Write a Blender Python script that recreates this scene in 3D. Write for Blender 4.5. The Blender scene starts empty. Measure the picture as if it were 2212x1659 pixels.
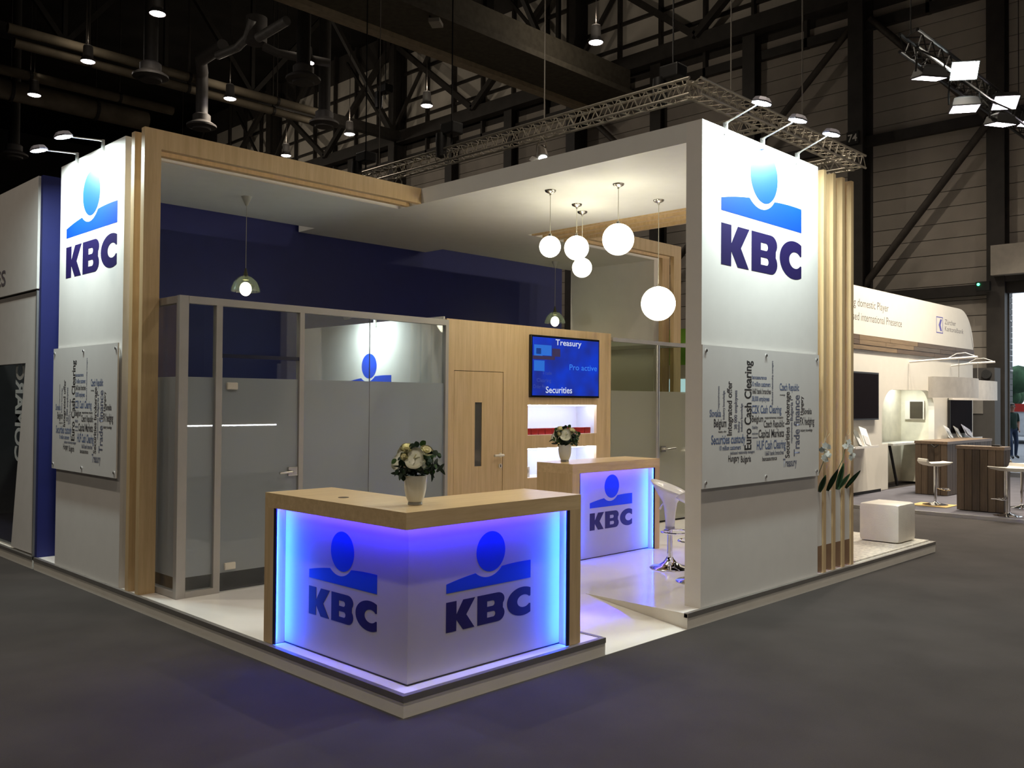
import bpy, bmesh, math, random
from mathutils import Vector, Matrix
random.seed(7)
SC = bpy.context.scene
COL = SC.collection
PI = math.pi

# ------------------------------------------------------------------ camera
cam_data = bpy.data.cameras.new('camera')
cam = bpy.data.objects.new('camera', cam_data)
COL.objects.link(cam)
FW = Vector((0.71312, 0.70079, 0.01865)).normalized()
RT = Vector((0.70079, -0.71333, 0.00766)).normalized()
UP = RT.cross(FW).normalized()
M = Matrix((RT, UP, -FW)).transposed().to_4x4()
M.translation = Vector((-3.1529, -3.9191, 1.76))
cam.matrix_world = M
cam_data.sensor_fit = 'HORIZONTAL'
cam_data.sensor_width = 36.0
cam_data.lens = 31.595
cam_data.clip_start = 0.05
cam_data.clip_end = 300
SC.camera = cam

# ------------------------------------------------------------------ world (overcast daylight, only enters by the hall door)
world = bpy.data.worlds.new('world')
SC.world = world
world.use_nodes = True
bg = world.node_tree.nodes['Background']
bg.inputs[0].default_value = (0.80, 0.90, 1.0, 1)
bg.inputs[1].default_value = 1.6

SC.view_settings.view_transform = 'Standard'
SC.view_settings.look = 'None'
SC.view_settings.gamma = 1.0
SC.view_settings.use_curve_mapping = False
SC.view_settings.exposure = 0.0

HALL_LAMP_W = 42.0          # watts of each high-bay lamp in view
HALL_LAMP_FAR_W = 112.0      # the sparser row of stronger lamps over and behind the camera
UPPER_FILL_W = 9.0
WARM = (1.0, 0.87, 0.70)

# ------------------------------------------------------------------ materials
MATS = {}
def nodes_of(m):
    m.use_nodes = True
    return m.node_tree.nodes, m.node_tree.links, m.node_tree.nodes['Principled BSDF']

def mat(name, col, rough=0.5, metal=0.0, var=0.08, scale=6.0, spec=0.5, bump=0.0, bscale=200.0, stretch=(1, 1, 1), coat=0.0):
    """plain procedural material: base colour modulated by noise, optional fine bump"""
    if name in MATS: return MATS[name]
    m = bpy.data.materials.new(name); N, L, P = nodes_of(m)
    P.inputs['Roughness'].default_value = rough
    P.inputs['Metallic'].default_value = metal
    P.inputs['Specular IOR Level'].default_value = spec
    P.inputs['Coat Weight'].default_value = coat
    tc = N.new('ShaderNodeTexCoord'); mp = N.new('ShaderNodeMapping')
    mp.inputs['Scale'].default_value = stretch
    L.new(tc.outputs['Object'], mp.inputs['Vector'])
    nz = N.new('ShaderNodeTexNoise'); nz.inputs['Scale'].default_value = scale; nz.inputs['Detail'].default_value = 5
    L.new(mp.outputs[0], nz.inputs['Vector'])
    rp = N.new('ShaderNodeValToRGB')
    rp.color_ramp.elements[0].position = 0.3; rp.color_ramp.elements[1].position = 0.7
    rp.color_ramp.elements[0].color = tuple(max(0, c * (1 - var)) for c in col) + (1,)
    rp.color_ramp.elements[1].color = tuple(min(1, c * (1 + var)) for c in col) + (1,)
    L.new(nz.outputs['Fac'], rp.inputs[0]); L.new(rp.outputs[0], P.inputs['Base Color'])
    if bump:
        n2 = N.new('ShaderNodeTexNoise'); n2.inputs['Scale'].default_value = bscale
        L.new(mp.outputs[0], n2.inputs['Vector'])
        b = N.new('ShaderNodeBump'); b.inputs['Strength'].default_value = bump; b.inputs['Distance'].default_value = 0.01
        L.new(n2.outputs['Fac'], b.inputs['Height']); L.new(b.outputs[0], P.inputs['Normal'])
    MATS[name] = m
    return m

def emis(name, col, strength, base=0.8):
    if name in MATS: return MATS[name]
    m = bpy.data.materials.new(name); N, L, P = nodes_of(m)
    P.inputs['Base Color'].default_value = (base, base, base, 1)
    P.inputs['Emission Color'].default_value = tuple(col) + (1,)
    P.inputs['Emission Strength'].default_value = strength
    MATS[name] = m
    return m

def wood(name, c1, c2, stretch, rough=0.45):
    if name in MATS: return MATS[name]
    m = bpy.data.materials.new(name); N, L, P = nodes_of(m)
    tc = N.new('ShaderNodeTexCoord'); mp = N.new('ShaderNodeMapping'); mp.inputs['Scale'].default_value = stretch
    L.new(tc.outputs['Object'], mp.inputs['Vector'])
    a = N.new('ShaderNodeTexNoise'); a.inputs['Scale'].default_value = 4.0; a.inputs['Detail'].default_value = 6; a.inputs['Roughness'].default_value = 0.65
    b = N.new('ShaderNodeTexNoise'); b.inputs['Scale'].default_value = 26.0; b.inputs['Detail'].default_value = 3
    L.new(mp.outputs[0], a.inputs['Vector']); L.new(mp.outputs[0], b.inputs['Vector'])
    ad = N.new('ShaderNodeMath'); ad.operation = 'MULTIPLY_ADD'; ad.inputs[1].default_value = 0.20
    L.new(b.outputs['Fac'], ad.inputs[0]); L.new(a.outputs['Fac'], ad.inputs[2])
    rp = N.new('ShaderNodeValToRGB'); rp.color_ramp.elements[0].position = 0.36; rp.color_ramp.elements[1].position = 0.82
    rp.color_ramp.elements[0].color = tuple(c1) + (1,); rp.color_ramp.elements[1].color = tuple(c2) + (1,)
    L.new(ad.outputs[0], rp.inputs[0]); L.new(rp.outputs[0], P.inputs['Base Color'])
    P.inputs['Roughness'].default_value = rough
    MATS[name] = m
    return m

def glass(name, tint, refl=0.10, rough=0.0, haze=None, haze_amt=0.0):
    """thin pane: see-through, fresnel reflection, optional diffuse haze"""
    if name in MATS: return MATS[name]
    m = bpy.data.materials.new(name); m.use_nodes = True
    N, L = m.node_tree.nodes, m.node_tree.links; N.clear()
    out = N.new('ShaderNodeOutputMaterial')
    tr = N.new('ShaderNodeBsdfTransparent'); tr.inputs[0].default_value = tuple(tint) + (1,)
    gl = N.new('ShaderNodeBsdfGlossy'); gl.inputs['Roughness'].default_value = rough; gl.inputs[0].default_value = (1, 1, 1, 1)
    # Schlick reflection, symmetric for both faces of the pane
    fc = N.new('ShaderNodeLayerWeight'); fc.inputs['Blend'].default_value = 0.5
    pw = N.new('ShaderNodeMath'); pw.operation = 'POWER'; pw.inputs[1].default_value = 5.0
    L.new(fc.outputs['Facing'], pw.inputs[0])
    lw = N.new('ShaderNodeMath'); lw.operation = 'MULTIPLY_ADD'; lw.inputs[1].default_value = 1.0 - refl; lw.inputs[2].default_value = refl
    L.new(pw.outputs[0], lw.inputs[0])
    base = tr
    if haze:
        df = N.new('ShaderNodeBsdfDiffuse'); df.inputs[0].default_value = tuple(haze) + (1,)
        tl = N.new('ShaderNodeBsdfTranslucent'); tl.inputs[0].default_value = tuple(haze) + (1,)
        mx0 = N.new('ShaderNodeMixShader'); mx0.inputs[0].default_value = 0.5
        L.new(df.outputs[0], mx0.inputs[1]); L.new(tl.outputs[0], mx0.inputs[2])
        nz = N.new('ShaderNodeTexNoise'); nz.inputs['Scale'].default_value = 2.0
        mr = N.new('ShaderNodeMapRange'); mr.inputs['To Min'].default_value = haze_amt - 0.02; mr.inputs['To Max'].default_value = min(1, haze_amt + 0.02)
        L.new(nz.outputs['Fac'], mr.inputs['Value'])
        mx1 = N.new('ShaderNodeMixShader'); L.new(mr.outputs[0], mx1.inputs[0])
        L.new(tr.outputs[0], mx1.inputs[1]); L.new(mx0.outputs[0], mx1.inputs[2])
        base = mx1
    mx = N.new('ShaderNodeMixShader'); L.new(lw.outputs[0], mx.inputs[0])
    L.new(base.outputs[0], mx.inputs[1]); L.new(gl.outputs[0], mx.inputs[2])
    L.new(mx.outputs[0], out.inputs[0])
    MATS[name] = m
    return m

WHITE = mat('white_laminate', (0.78, 0.76, 0.73), 0.55, var=0.02)
WHITE_CEIL = mat('white_ceiling_board', (0.74, 0.74, 0.72), 0.6, var=0.02)
DECK = mat('white_gloss_deck', (0.84, 0.82, 0.79), 0.12, var=0.03, scale=2.0)
OAK = wood('light_oak_veneer', (0.53, 0.365, 0.185), (0.70, 0.51, 0.285), (6, 6, 0.35))
OAK_X = wood('light_oak_top', (0.57, 0.40, 0.205), (0.74, 0.55, 0.31), (0.6, 6, 6), 0.3)
CARPET = mat('dark_carpet', (0.066, 0.059, 0.056), 0.95, var=0.14, scale=1.4, spec=0.1, bump=0.5, bscale=420)
CARPET_IN = mat('cabin_carpet', (0.05, 0.045, 0.055), 0.95, var=0.15, scale=5, spec=0.1)
BLUE_WALL = mat('navy_wall', (0.007, 0.012, 0.125), 0.6, var=0.05)
ALU = mat('brushed_aluminium', (0.55, 0.54, 0.52), 0.38, 0.85, var=0.05)
ALU_MATT = mat('matt_aluminium_frame', (0.42, 0.40, 0.38), 0.55, 0.25, var=0.04)
TRIM = mat('grey_edge_trim', (0.24, 0.225, 0.21), 0.4, 0.5, var=0.08)
TRUSS_ALU = mat('truss_aluminium', (0.62, 0.57, 0.48), 0.35, 0.75, var=0.08)
CHROME = mat('chrome', (0.85, 0.85, 0.86), 0.06, 1.0, var=0.01)
NICKEL = mat('brushed_nickel', (0.55, 0.53, 0.48), 0.25, 1.0, var=0.03)
BLACK = mat('black_metal', (0.018, 0.017, 0.016), 0.5, 0.3, var=0.1)
BLACK_STEEL = mat('black_painted_steel', (0.040, 0.034, 0.029), 0.6, 0.0, var=0.2, scale=3)
LOGO_BLUE = mat('logo_cyan_blue', (0.003, 0.062, 0.62), 0.45, var=0.02)
LOGO_NAVY = mat('logo_navy', (0.016, 0.009, 0.080), 0.45, var=0.02)
PRINT = [mat('print_dark', (0.055, 0.05, 0.055), 0.6), mat('print_blue', (0.10, 0.14, 0.27), 0.6),
         mat('print_grey', (0.13, 0.14, 0.20), 0.6), mat('print_black', (0.025, 0.023, 0.025), 0.6)]
SIDING = mat('hall_siding_board', (0.46, 0.41, 0.35), 0.8, var=0.14, scale=1.2, bump=0.2, bscale=30)
SIDING_UP = mat('hall_upper_panel', (0.72, 0.66, 0.57), 0.85, var=0.14, scale=0.8)
ROOF = mat('dark_roof_deck', (0.016, 0.014, 0.012), 0.95, var=0.3, scale=0.6, spec=0.1)
PIPE = mat('beige_lagged_pipe', (0.24, 0.20, 0.14), 0.8, var=0.2, scale=2)
DUCT = mat('galvanised_duct', (0.42, 0.41, 0.40), 0.5, 0.4, var=0.15)
GLASS = glass('clear_cabin_glass', (0.90, 0.93, 0.93), 0.05)
FROST = glass('frosted_film', (0.85, 0.88, 0.90), 0.05, 0.0, (0.50, 0.54, 0.57), 0.86)
LED_BLUE = emis('blue_led_strip', (0.012, 0.075, 1.0), 165.0)
LED_WHITE = emis('cold_white_led_strip', (0.60, 0.68, 1.0), 42.0)
GLOBE = emis('opal_globe_glow', (1.0, 0.94, 0.70), 12.0)
LENS = emis('flood_lens_glow', (0.90, 1.0, 0.98), 30.0)
LENS_HALL = emis('high_bay_lens_glow', (1.0, 0.90, 0.92), 22.0)
STEEL_WALL = mat('grey_cabinet', (0.075, 0.07, 0.065), 0.7, var=0.06)

# ------------------------------------------------------------------ geometry helpers
def new_bm(): return bmesh.new()

def box(bm, x0, x1, y0, y1, z0, z1):
    vs = [bm.verts.new(c) for c in ((x0,y0,z0),(x1,y0,z0),(x1,y1,z0),(x0,y1,z0),(x0,y0,z1),(x1,y0,z1),(x1,y1,z1),(x0,y1,z1))]
    for f in ((0,3,2,1),(4,5,6,7),(0,1,5,4),(1,2,6,5),(2,3,7,6),(3,0,4,7)):
        bm.faces.new([vs[i] for i in f])
    return bm

def frame_of(d):
    d = Vector(d).normalized()
    a = Vector((0, 0, 1)) if abs(d.z) < 0.9 else Vector((1, 0, 0))
    u = d.cross(a).normalized(); v = u.cross(d).normalized()
    return d, u, v

def rod(bm, p0, p1, r0, r1=None, n=8, caps=True):
    p0, p1 = Vector(p0), Vector(p1); r1 = r0 if r1 is None else r1
    d, u, v = frame_of(p1 - p0)
    a, b = [], []
    for i in range(n):
        t = 2 * PI * i / n; o = u * math.cos(t) + v * math.sin(t)
        a.append(bm.verts.new(p0 + o * r0)); b.append(bm.verts.new(p1 + o * r1))
    for i in range(n):
        j = (i + 1) % n; bm.faces.new((a[i], a[j], b[j], b[i]))
    if caps:
        bm.faces.new(a[::-1]); bm.faces.new(b)
    return bm

def bar(bm, p0, p1, w, h, upv=(0, 0, 1)):
    """rectangular bar from p0 to p1, w wide, h tall"""
    p0, p1 = Vector(p0), Vector(p1); d = (p1 - p0).normalized()
    upv = Vector(upv)
    if abs(d.dot(upv)) > 0.98: upv = Vector((1, 0, 0))
    s = d.cross(upv).normalized(); t = s.cross(d).normalized()
    A = []
    for p in (p0, p1):
        A.append([bm.verts.new(p + s * (w / 2) * a + t * (h / 2) * b) for a, b in ((-1,-1),(1,-1),(1,1),(-1,1))])
    bm.faces.new(A[0][::-1]); bm.faces.new(A[1])
    for i in range(4):
        j = (i + 1) % 4; bm.faces.new((A[0][i], A[0][j], A[1][j], A[1][i]))
    return bm

def tube(bm, pts, r, n=8):
    """smooth tube along points; r number or list"""
    pts = [Vector(p) for p in pts]; rs = r if isinstance(r, (list, tuple)) else [r] * len(pts)
    rings = []
    u = None
    for i, p in enumerate(pts):
        d = (pts[min(i + 1, len(pts) - 1)] - pts[max(i - 1, 0)]).normalized()
        if u is None: _, u, v = frame_of(d)
        u = (u - d * u.dot(d)).normalized(); v = d.cross(u)
        rings.append([bm.verts.new(p + (u * math.cos(2*PI*k/n) + v * math.sin(2*PI*k/n)) * rs[i]) for k in range(n)])
    for a, b in zip(rings, rings[1:]):
        for k in range(n):
            j = (k + 1) % n; bm.faces.new((a[k], a[j], b[j], b[k]))
    bm.faces.new(rings[0][::-1]); bm.faces.new(rings[-1])
    return bm

def lathe(bm, prof, c=(0, 0, 0), n=24, close=True):
    """profile [(r,z)...] spun about a vertical axis through c"""
    c = Vector(c); rings = []
    for r, z in prof:
        if r < 1e-5: rings.append([bm.verts.new(c + Vector((0, 0, z)))])
        else: rings.append([bm.verts.new(c + Vector((r*math.cos(2*PI*k/n), r*math.sin(2*PI*k/n), z))) for k in range(n)])
    for a, b in zip(rings, rings[1:]):
        for k in range(n):
            j = (k + 1) % n
            if len(a) == 1 and len(b) == 1: continue
            if len(a) == 1: bm.faces.new((a[0], b[j], b[k]))
            elif len(b) == 1: bm.faces.new((a[k], a[j], b[0]))
            else: bm.faces.new((a[k], a[j], b[j], b[k]))
    return bm

def ball(bm, c, r, n=16, m=10, sx=1, sy=1, sz=1):
    prof = [(max(0, r * math.sin(PI * i / m)), -r * math.cos(PI * i / m)) for i in range(m + 1)]
    prof[0] = (0, -r); prof[-1] = (0, r)
    b2 = bmesh.new(); lathe(b2, prof, (0, 0, 0), n)
    vm = {}
    for v in b2.verts: vm[v] = bm.verts.new(Vector(c) + Vector((v.co.x * sx, v.co.y * sy, v.co.z * sz)))
    for f in b2.faces: bm.faces.new([vm[v] for v in f.verts])
    b2.free()
    return bm

def prism(bm, poly, axis, a0, a1):
    """extrude a polygon given in the two other axes (order xyz) along axis"""
    def P(q, a):
        return {'x': (a, q[0], q[1]), 'y': (q[0], a, q[1]), 'z': (q[0], q[1], a)}[axis]
    A = [bm.verts.new(P(q, a0)) for q in poly]; B = [bm.verts.new(P(q, a1)) for q in poly]
    bm.faces.new(A); bm.faces.new(B[::-1])
    n = len(poly)
    for i in range(n):
        j = (i + 1) % n; bm.faces.new((A[i], B[i], B[j], A[j]))
    return bm

ORIG = {}
def link(o, parent=None):
    COL.objects.link(o)
    if parent is not None: o.parent = parent
    return o

def mesh_from(bm, name, smooth=False, bevel=0.0):
    bmesh.ops.recalc_face_normals(bm, faces=bm.faces[:])
    if bevel:
        bmesh.ops.bevel(bm, geom=[e for e in bm.edges if e.calc_face_angle(0) > 0.5], offset=bevel, segments=2, affect='EDGES', profile=0.6)
    me = bpy.data.meshes.new(name)
    bm.to_mesh(me); bm.free()
    if smooth:
        for p in me.polygons: p.use_smooth = True
        if smooth != 'all':
            try: me.set_sharp_from_angle(angle=math.radians(40))
            except Exception: pass
    return me

def root_origin(p):
    while p is not None:
        if p.name in ORIG: return ORIG[p.name]
        p = p.parent
    return Vector((0, 0, 0))

def obj(name, bm, m, parent=None, smooth=False, bevel=0.0):
    """one mesh object; vertices are given in world space (or local space of a thing at the origin)"""
    o_ = root_origin(parent)
    if o_.length > 0: bmesh.ops.translate(bm, verts=bm.verts[:], vec=-o_)
    me = mesh_from(bm, name, smooth, bevel)
    if m is not None: me.materials.append(m)
    return link(bpy.data.objects.new(name, me), parent)

def obj_me(name, me, parent=None):
    return link(bpy.data.objects.new(name, me), parent)

def tag(o, label=None, cat=None, group=None, kind=None):
    if label: o['label'] = label
    if cat: o['category'] = cat
    if group: o['group'] = group
    if kind: o['kind'] = kind
    return o

def thing(name, label, cat, loc=(0, 0, 0), group=None, kind=None):
    o = bpy.data.objects.new(name, None); o.empty_display_size = 0.1
    link(o); o.location = loc; ORIG[o.name] = Vector(loc)
    return tag(o, label, cat, group, kind)

def copy_tree(o, parent=None):
    c = o.copy(); COL.objects.link(c)
    if parent is not None:
        c.parent = parent; c.matrix_parent_inverse = o.matrix_parent_inverse.copy()
    for ch in list(o.children): copy_tree(ch, c)
    return c

def B(name, m, parent, *dims, bevel=0.0):
    bm = new_bm(); box(bm, *dims)
    return obj(name, bm, m, parent, bevel=bevel)

def light_disk(parent, name, loc, direction, watts, col, size=0.2, spread=120, shape='DISK'):
    d = bpy.data.lights.new(name, 'AREA'); d.shape = shape; d.size = size; d.energy = watts; d.color = col
    d.spread = math.radians(spread)
    o = bpy.data.objects.new(name, d); COL.objects.link(o)
    loc = Vector(loc)
    if parent is not None:
        o.parent = parent; loc = loc - root_origin(parent)
    o.location = loc
    o.rotation_euler = Vector(direction).to_track_quat('-Z', 'Y').to_euler()
    return o

# ---- flat print: filled 2-D outlines and lettering -------------------------
def outline_mesh(name, loops, thick=0.002):
    cu = bpy.data.curves.new(name, 'CURVE'); cu.dimensions = '2D'; cu.fill_mode = 'BOTH'; cu.extrude = thick / 2
    for lp in loops:
        s = cu.splines.new('POLY'); s.points.add(len(lp) - 1); s.use_cyclic_u = True
        for pnt, q in zip(s.points, lp): pnt.co = (q[0], q[1], 0, 1)
    o = bpy.data.objects.new(name, cu)
    me = bpy.data.meshes.new_from_object(o)
    bpy.data.objects.remove(o); bpy.data.curves.remove(cu)
    return me

TXT = {}
def text_mesh(s, bold=0.0):
    """lettering as a flat mesh: starts at x=0 on baseline y=0, returns mesh, width, cap height"""
    key = (s, bold)
    if key in TXT: return TXT[key]
    cu = bpy.data.curves.new('txt', 'FONT'); cu.body = s; cu.size = 1.0; cu.offset = bold; cu.resolution_u = 3
    o = bpy.data.objects.new('txt', cu); COL.objects.link(o)
    me = bpy.data.meshes.new_from_object(o)
    bpy.data.objects.remove(o); bpy.data.curves.remove(cu)
    xs = [v.co.x for v in me.vertices]
    x0, x1 = min(xs), max(xs)
    for v in me.vertices: v.co.x -= x0
    TXT[key] = (me, x1 - x0)
    return TXT[key]

def place_text(name, s, parent, origin, u, v, width, cap, m, bold=0.0):
    """write s from origin along u, cap height along v (world vectors)"""
    src, w = text_mesh(s, bold)
    me = src.copy(); me.materials.clear(); me.materials.append(m)
    u = Vector(u).normalized(); v = Vector(v).normalized(); n = u.cross(v)
    k = width / w; kc = cap / 0.70
    o_ = Vector(origin) - root_origin(parent)
    for vt in me.vertices:
        x, y, z = vt.co
        vt.co = o_ + u * (x * k) + v * (y * kc) + n * (z)
    me.update()
    return obj_me(name, me, parent)

def place_outline(name, loops, parent, origin, u, v, scale, m, thick=0.0012):
    me = outline_mesh(name, loops, thick / scale)
    u = Vector(u).normalized(); v = Vector(v).normalized(); n = u.cross(v)
    o_ = Vector(origin) - root_origin(parent)
    for vt in me.vertices:
        x, y, z = vt.co
        vt.co = o_ + (u * x + v * y + n * z) * scale
    me.materials.append(m); me.update()
    return obj_me(name, me, parent)

def arc(cx, cy, rx, ry, a0, a1, n):
    return [(cx + rx * math.cos(math.radians(a0 + (a1 - a0) * i / n)), cy + ry * math.sin(math.radians(a0 + (a1 - a0) * i / n))) for i in range(n + 1)]

def circ3(a, b, c):
    ax, ay = a; bx, by = b; cx, cy = c
    d = 2 * (ax * (by - cy) + bx * (cy - ay) + cx * (ay - by))
    ux = ((ax*ax+ay*ay)*(by-cy)+(bx*bx+by*by)*(cy-ay)+(cx*cx+cy*cy)*(ay-by))/d
    uy = ((ax*ax+ay*ay)*(cx-bx)+(bx*bx+by*by)*(ax-cx)+(cx*cx+cy*cy)*(bx-ax))/d
    return ux, uy, math.hypot(ax-ux, ay-uy)

_n = circ3((.326, .445), (.490, .396), (.637, .468))
_a1 = math.degrees(math.atan2(.445 - _n[1], .326 - _n[0])); _a2 = math.degrees(math.atan2(.468 - _n[1], .637 - _n[0]))
if _a1 > 0: _a1 -= 360
if _a2 > 0: _a2 -= 360
LOGO = {
    'logo_disc': [arc(.506, .609, .171, .171, 0, 360 - 7.5, 47)],
    'logo_band': [[(0, .32), (0, .394), (.08, .410), (.156, .423), (.24, .435)] + arc(_n[0], _n[1], _n[2], _n[2], _a1, _a2, 18) + [(.72, .474), (.813, .478), (.9, .479), (1.0, .478), (1.0, .32)]],
    'letter_k': [[(0, 0), (0, .246), (.114, .246), (.114, .136), (.188, .246), (.324, .246), (.224, .119), (.317, 0), (.187, 0), (.114, .09), (.112, 0)]],
    'letter_b': [[(.35, 0), (.35, .247)] + arc(.59, .187, .082, .060, 90, -38, 8) + arc(.592, .066, .082, .066, 42, -90, 9),
                 [(.464, .188), (.464, .141)] + arc(.53, .1645, .024, .0235, -90, 90, 6), [(.464, .097), (.464, .049)] + arc(.538, .073, .024, .024, -90, 90, 6)],
    'letter_c': [arc(.9, .1255, .195, .1255, 59, 301, 30) + [(1.0, .094)] + arc(.915, .126, .083, .055, -35, -325, 24) + [(1.0, .161)]],
}
def bank_logo(parent, origin, u, W):
    """disc, shoulder band and three letters, standing on origin (left foot of the K), W wide"""
    for k, loops in LOGO.items():
        m = LOGO_NAVY if k.startswith('letter') else LOGO_BLUE
        place_outline(k, loops, parent, origin, u, (0, 0, 1), W, m)

# ================================================================== HALL
floor = obj('floor', box(new_bm(), -30, 70, -40, 60, -0.1, 0.0), CARPET); tag(floor, kind='structure')
XW = 22.0
CEIL_Z = 18.5
HANG_Z = CEIL_Z
# far right hall wall with the gate opening
wr = bpy.data.objects.new('wall_right', None); link(wr); tag(wr, kind='structure'); ORIG['wall_right'] = Vector((0, 0, 0))
DARKGAP = mat('siding_backing', (0.06, 0.052, 0.046), 0.9)
for d in ((XW, XW + .3, 3.25, 60, 0, CEIL_Z), (XW, XW + .3, -40, -3.0, 0, CEIL_Z), (XW, XW + .3, -3.0, 3.25, 4.87, CEIL_Z)):
    B('wall_backing', DARKGAP, wr, *d)
COLY = [3.26 + 3.49 * k for k in range(0, 13)]
# horizontal siding boards, one per bay and course
bd = {}
def board(y0, y1, z0, h=0.405):
    key = (round(y1 - y0, 3), h)
    if key not in bd:
        b = new_bm(); box(b, XW - .035, XW, 0, y1 - y0, 0, h)
        bd[key] = mesh_from(b, 'siding_board', bevel=0.008); bd[key].materials.append(SIDING)
    o = obj_me('siding_board', bd[key], wr); o.location = (0, y0, z0)
rest = new_bm()
for k in range(0, 12):
    y0, y1 = COLY[k] + .17, COLY[k + 1] - .17
    for r in range(30):
        z = 0.3 + r * 0.42
        seen = z > (2.2, 2.2, 4.0, 5.2, 5.8, 6.5, 7.2, 7.9, 8.6, 9.2, 9.9, 10.5)[k]
        if seen and k <= 8: board(y0, y1, z)
        else: box(rest, XW - .035, XW, y0, y1, z, z + .405)
for r in range(18):
    z = 5.3 + r * 0.42; board(-0.3, COLY[0] - .17, z)
tag(obj('siding_board', rest, SIDING, wr), kind='stuff')
# upper panels above the girder
for k in range(0, 12):
    for h in range(2):
        y0 = COLY[k] + h * 1.745 + .06; y1 = y0 + 1.745 - .12
        B('upper_panel', SIDING_UP, wr, XW - .04, XW, y0, y1, 13.3, 15.0)
        B('upper_panel', SIDING_UP, wr, XW - .04, XW, y0, y1, 15.06, 17.2)
        B('mullion', BLACK_STEEL, wr, XW - .22, XW - .01, y0 - .12, y0 - .02, 12.3, CEIL_Z)
for z in (14.2, 15.03, 16.3):
    B('wall_rail', BLACK_STEEL, wr, XW - .16, XW - .04, 3.2, 46, z - .05, z + .05)
# steel columns (every third runs up to the roof)
for k, y in enumerate(COLY):
    main = k % 3 == 1
    b = new_bm(); top = CEIL_Z if main else 13.1; w = .21; d0 = XW - (.75 if main else .45)
    box(b, d0, d0 + .05, y - w, y + w, 0, top); box(b, d0 + .05, XW - .02, y - .03, y + .03, 0, top); box(b, XW - .07, XW - .02, y - w, y + w, 0, top)
    obj('steel_column', b, BLACK_STEEL, wr)
# eaves girder, horizontal beams and diagonal braces
B('eaves_girder', BLACK_STEEL, wr, 21.35, 21.75, 3.0, 46, 13.1, 13.6)
for z in (12.45, 9.15, 4.72):
    B('cross_beam', BLACK_STEEL, wr, XW - .22, XW - .02, 2.0, 10.2 if z < 5 else 46, z - .14, z + .14)
BRACE = mat('brown_brace', (0.06, 0.048, 0.038), 0.6, var=0.2)
for a, c in (((21.55, 6.9, 12.5), (21.55, 10.2, 9.3)), ((21.55, 3.45, 8.9), (21.55, 6.65, 5.0)), ((21.55, 6.45, 12.5), (21.55, 3.45, 9.1)), ((21.55, 10.2, 9.1), (21.55, 13.6, 5.6)), ((21.55, 17.2, 12.5), (21.55, 13.8, 9.3))):
    obj('diagonal_brace', rod(new_bm(), a, c, .10, n=10), BRACE, wr, smooth=True)
# lattice of the wall girder
for k in range(1, 12, 3):
    ym = COLY[k] + 5.235
    for a, c, w in (((COLY[k], 17.6), (ym, 13.5), .22), ((ym, 13.5), (COLY[k] + 10.47, 17.6), .22), ((COLY[k], 13.5), (COLY[k] + 3.49, 17.6), .12), ((COLY[k] + 6.98, 17.6), (COLY[k] + 10.47, 13.5), .12)):
        obj('girder_strut', bar(new_bm(), (21.3, a[0], a[1]), (21.3, c[0], c[1]), w, w), BLACK_STEEL, wr)
# the other walls and the roof close the hall
B('wall_left', mat('far_dark_wall', (0.03, 0.027, 0.025), 0.9), None, -30, XW, 58, 58.3, 0, CEIL_Z)
B('wall_back', MATS['far_dark_wall'], None, -30.3, -30, -40, 58, 0, CEIL_Z)
B('wall_front', MATS['far_dark_wall'], None, -30, XW, -40.3, -40, 0, CEIL_Z)
for n in ('wall_left', 'wall_back', 'wall_front'): tag(bpy.data.objects[n], kind='structure')
ceil = bpy.data.objects.new('ceiling', None); link(ceil); tag(ceil, kind='structure'); ORIG['ceiling'] = Vector((0, 0, 0))
B('roof_deck', ROOF, ceil, -30.3, XW + .3, -40.3, 58.3, CEIL_Z, CEIL_Z + .3)
# roof girders along the hall: chords and lattice
DARK_GIRD = mat('dark_roof_steel', (0.028, 0.024, 0.020), 0.7, var=0.2)
for gy in (17.6, 27.2):
    t = thing('roof_girder', {17.6: 'dark lattice roof girder behind the long box girder', 27.2: 'dark lattice roof girder behind the beige pipe pair'}[gy], 'girder', (4, gy, 13.1), 'lattice roof girders')
    obj('bottom_chord', box(new_bm(), -12, 21.2, gy - .18, gy + .18, 13.1, 13.5), DARK_GIRD, t)
    obj('top_chord', box(new_bm(), -12, 21.2, gy - .18, gy + .18, 17.6, 17.95), DARK_GIRD, t)
    x = 21.0; i = 0
    while x > -6:
        a = (x, gy, 13.4); c = (x - 3.4, gy, 17.7)
        if i % 2: a, c = (x, gy, 17.7), (x - 3.4, gy, 13.4)
        obj('strut', bar(new_bm(), a, c, .17, .17), DARK_GIRD, t)
        obj('strut', bar(new_bm(), (x, gy, 13.4), (x, gy, 17.7), .14, .14), DARK_GIRD, t)
        x -= 3.4; i += 1
# wide service girder that runs to the wall, with its lighter flange
sg = thing('service_girder', 'long dark box girder under the roof running to the siding wall', 'beam', (8, 15.4, 12.0))
obj('box', box(new_bm(), -4, 21.2, 14.5, 16.2, 12.15, 13.0), mat('girder_brown', (0.11, 0.095, 0.07), 0.8, var=0.2), sg)
obj('flange', box(new_bm(), -4, 21.2, 16.2, 16.55, 12.0, 12.18), mat('girder_flange', (0.48, 0.40, 0.28), 0.8, var=0.15), sg)
obj('flange', box(new_bm(), -4, 21.2, 14.2, 14.5, 12.0, 12.18), MATS['girder_brown'], sg)
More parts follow.
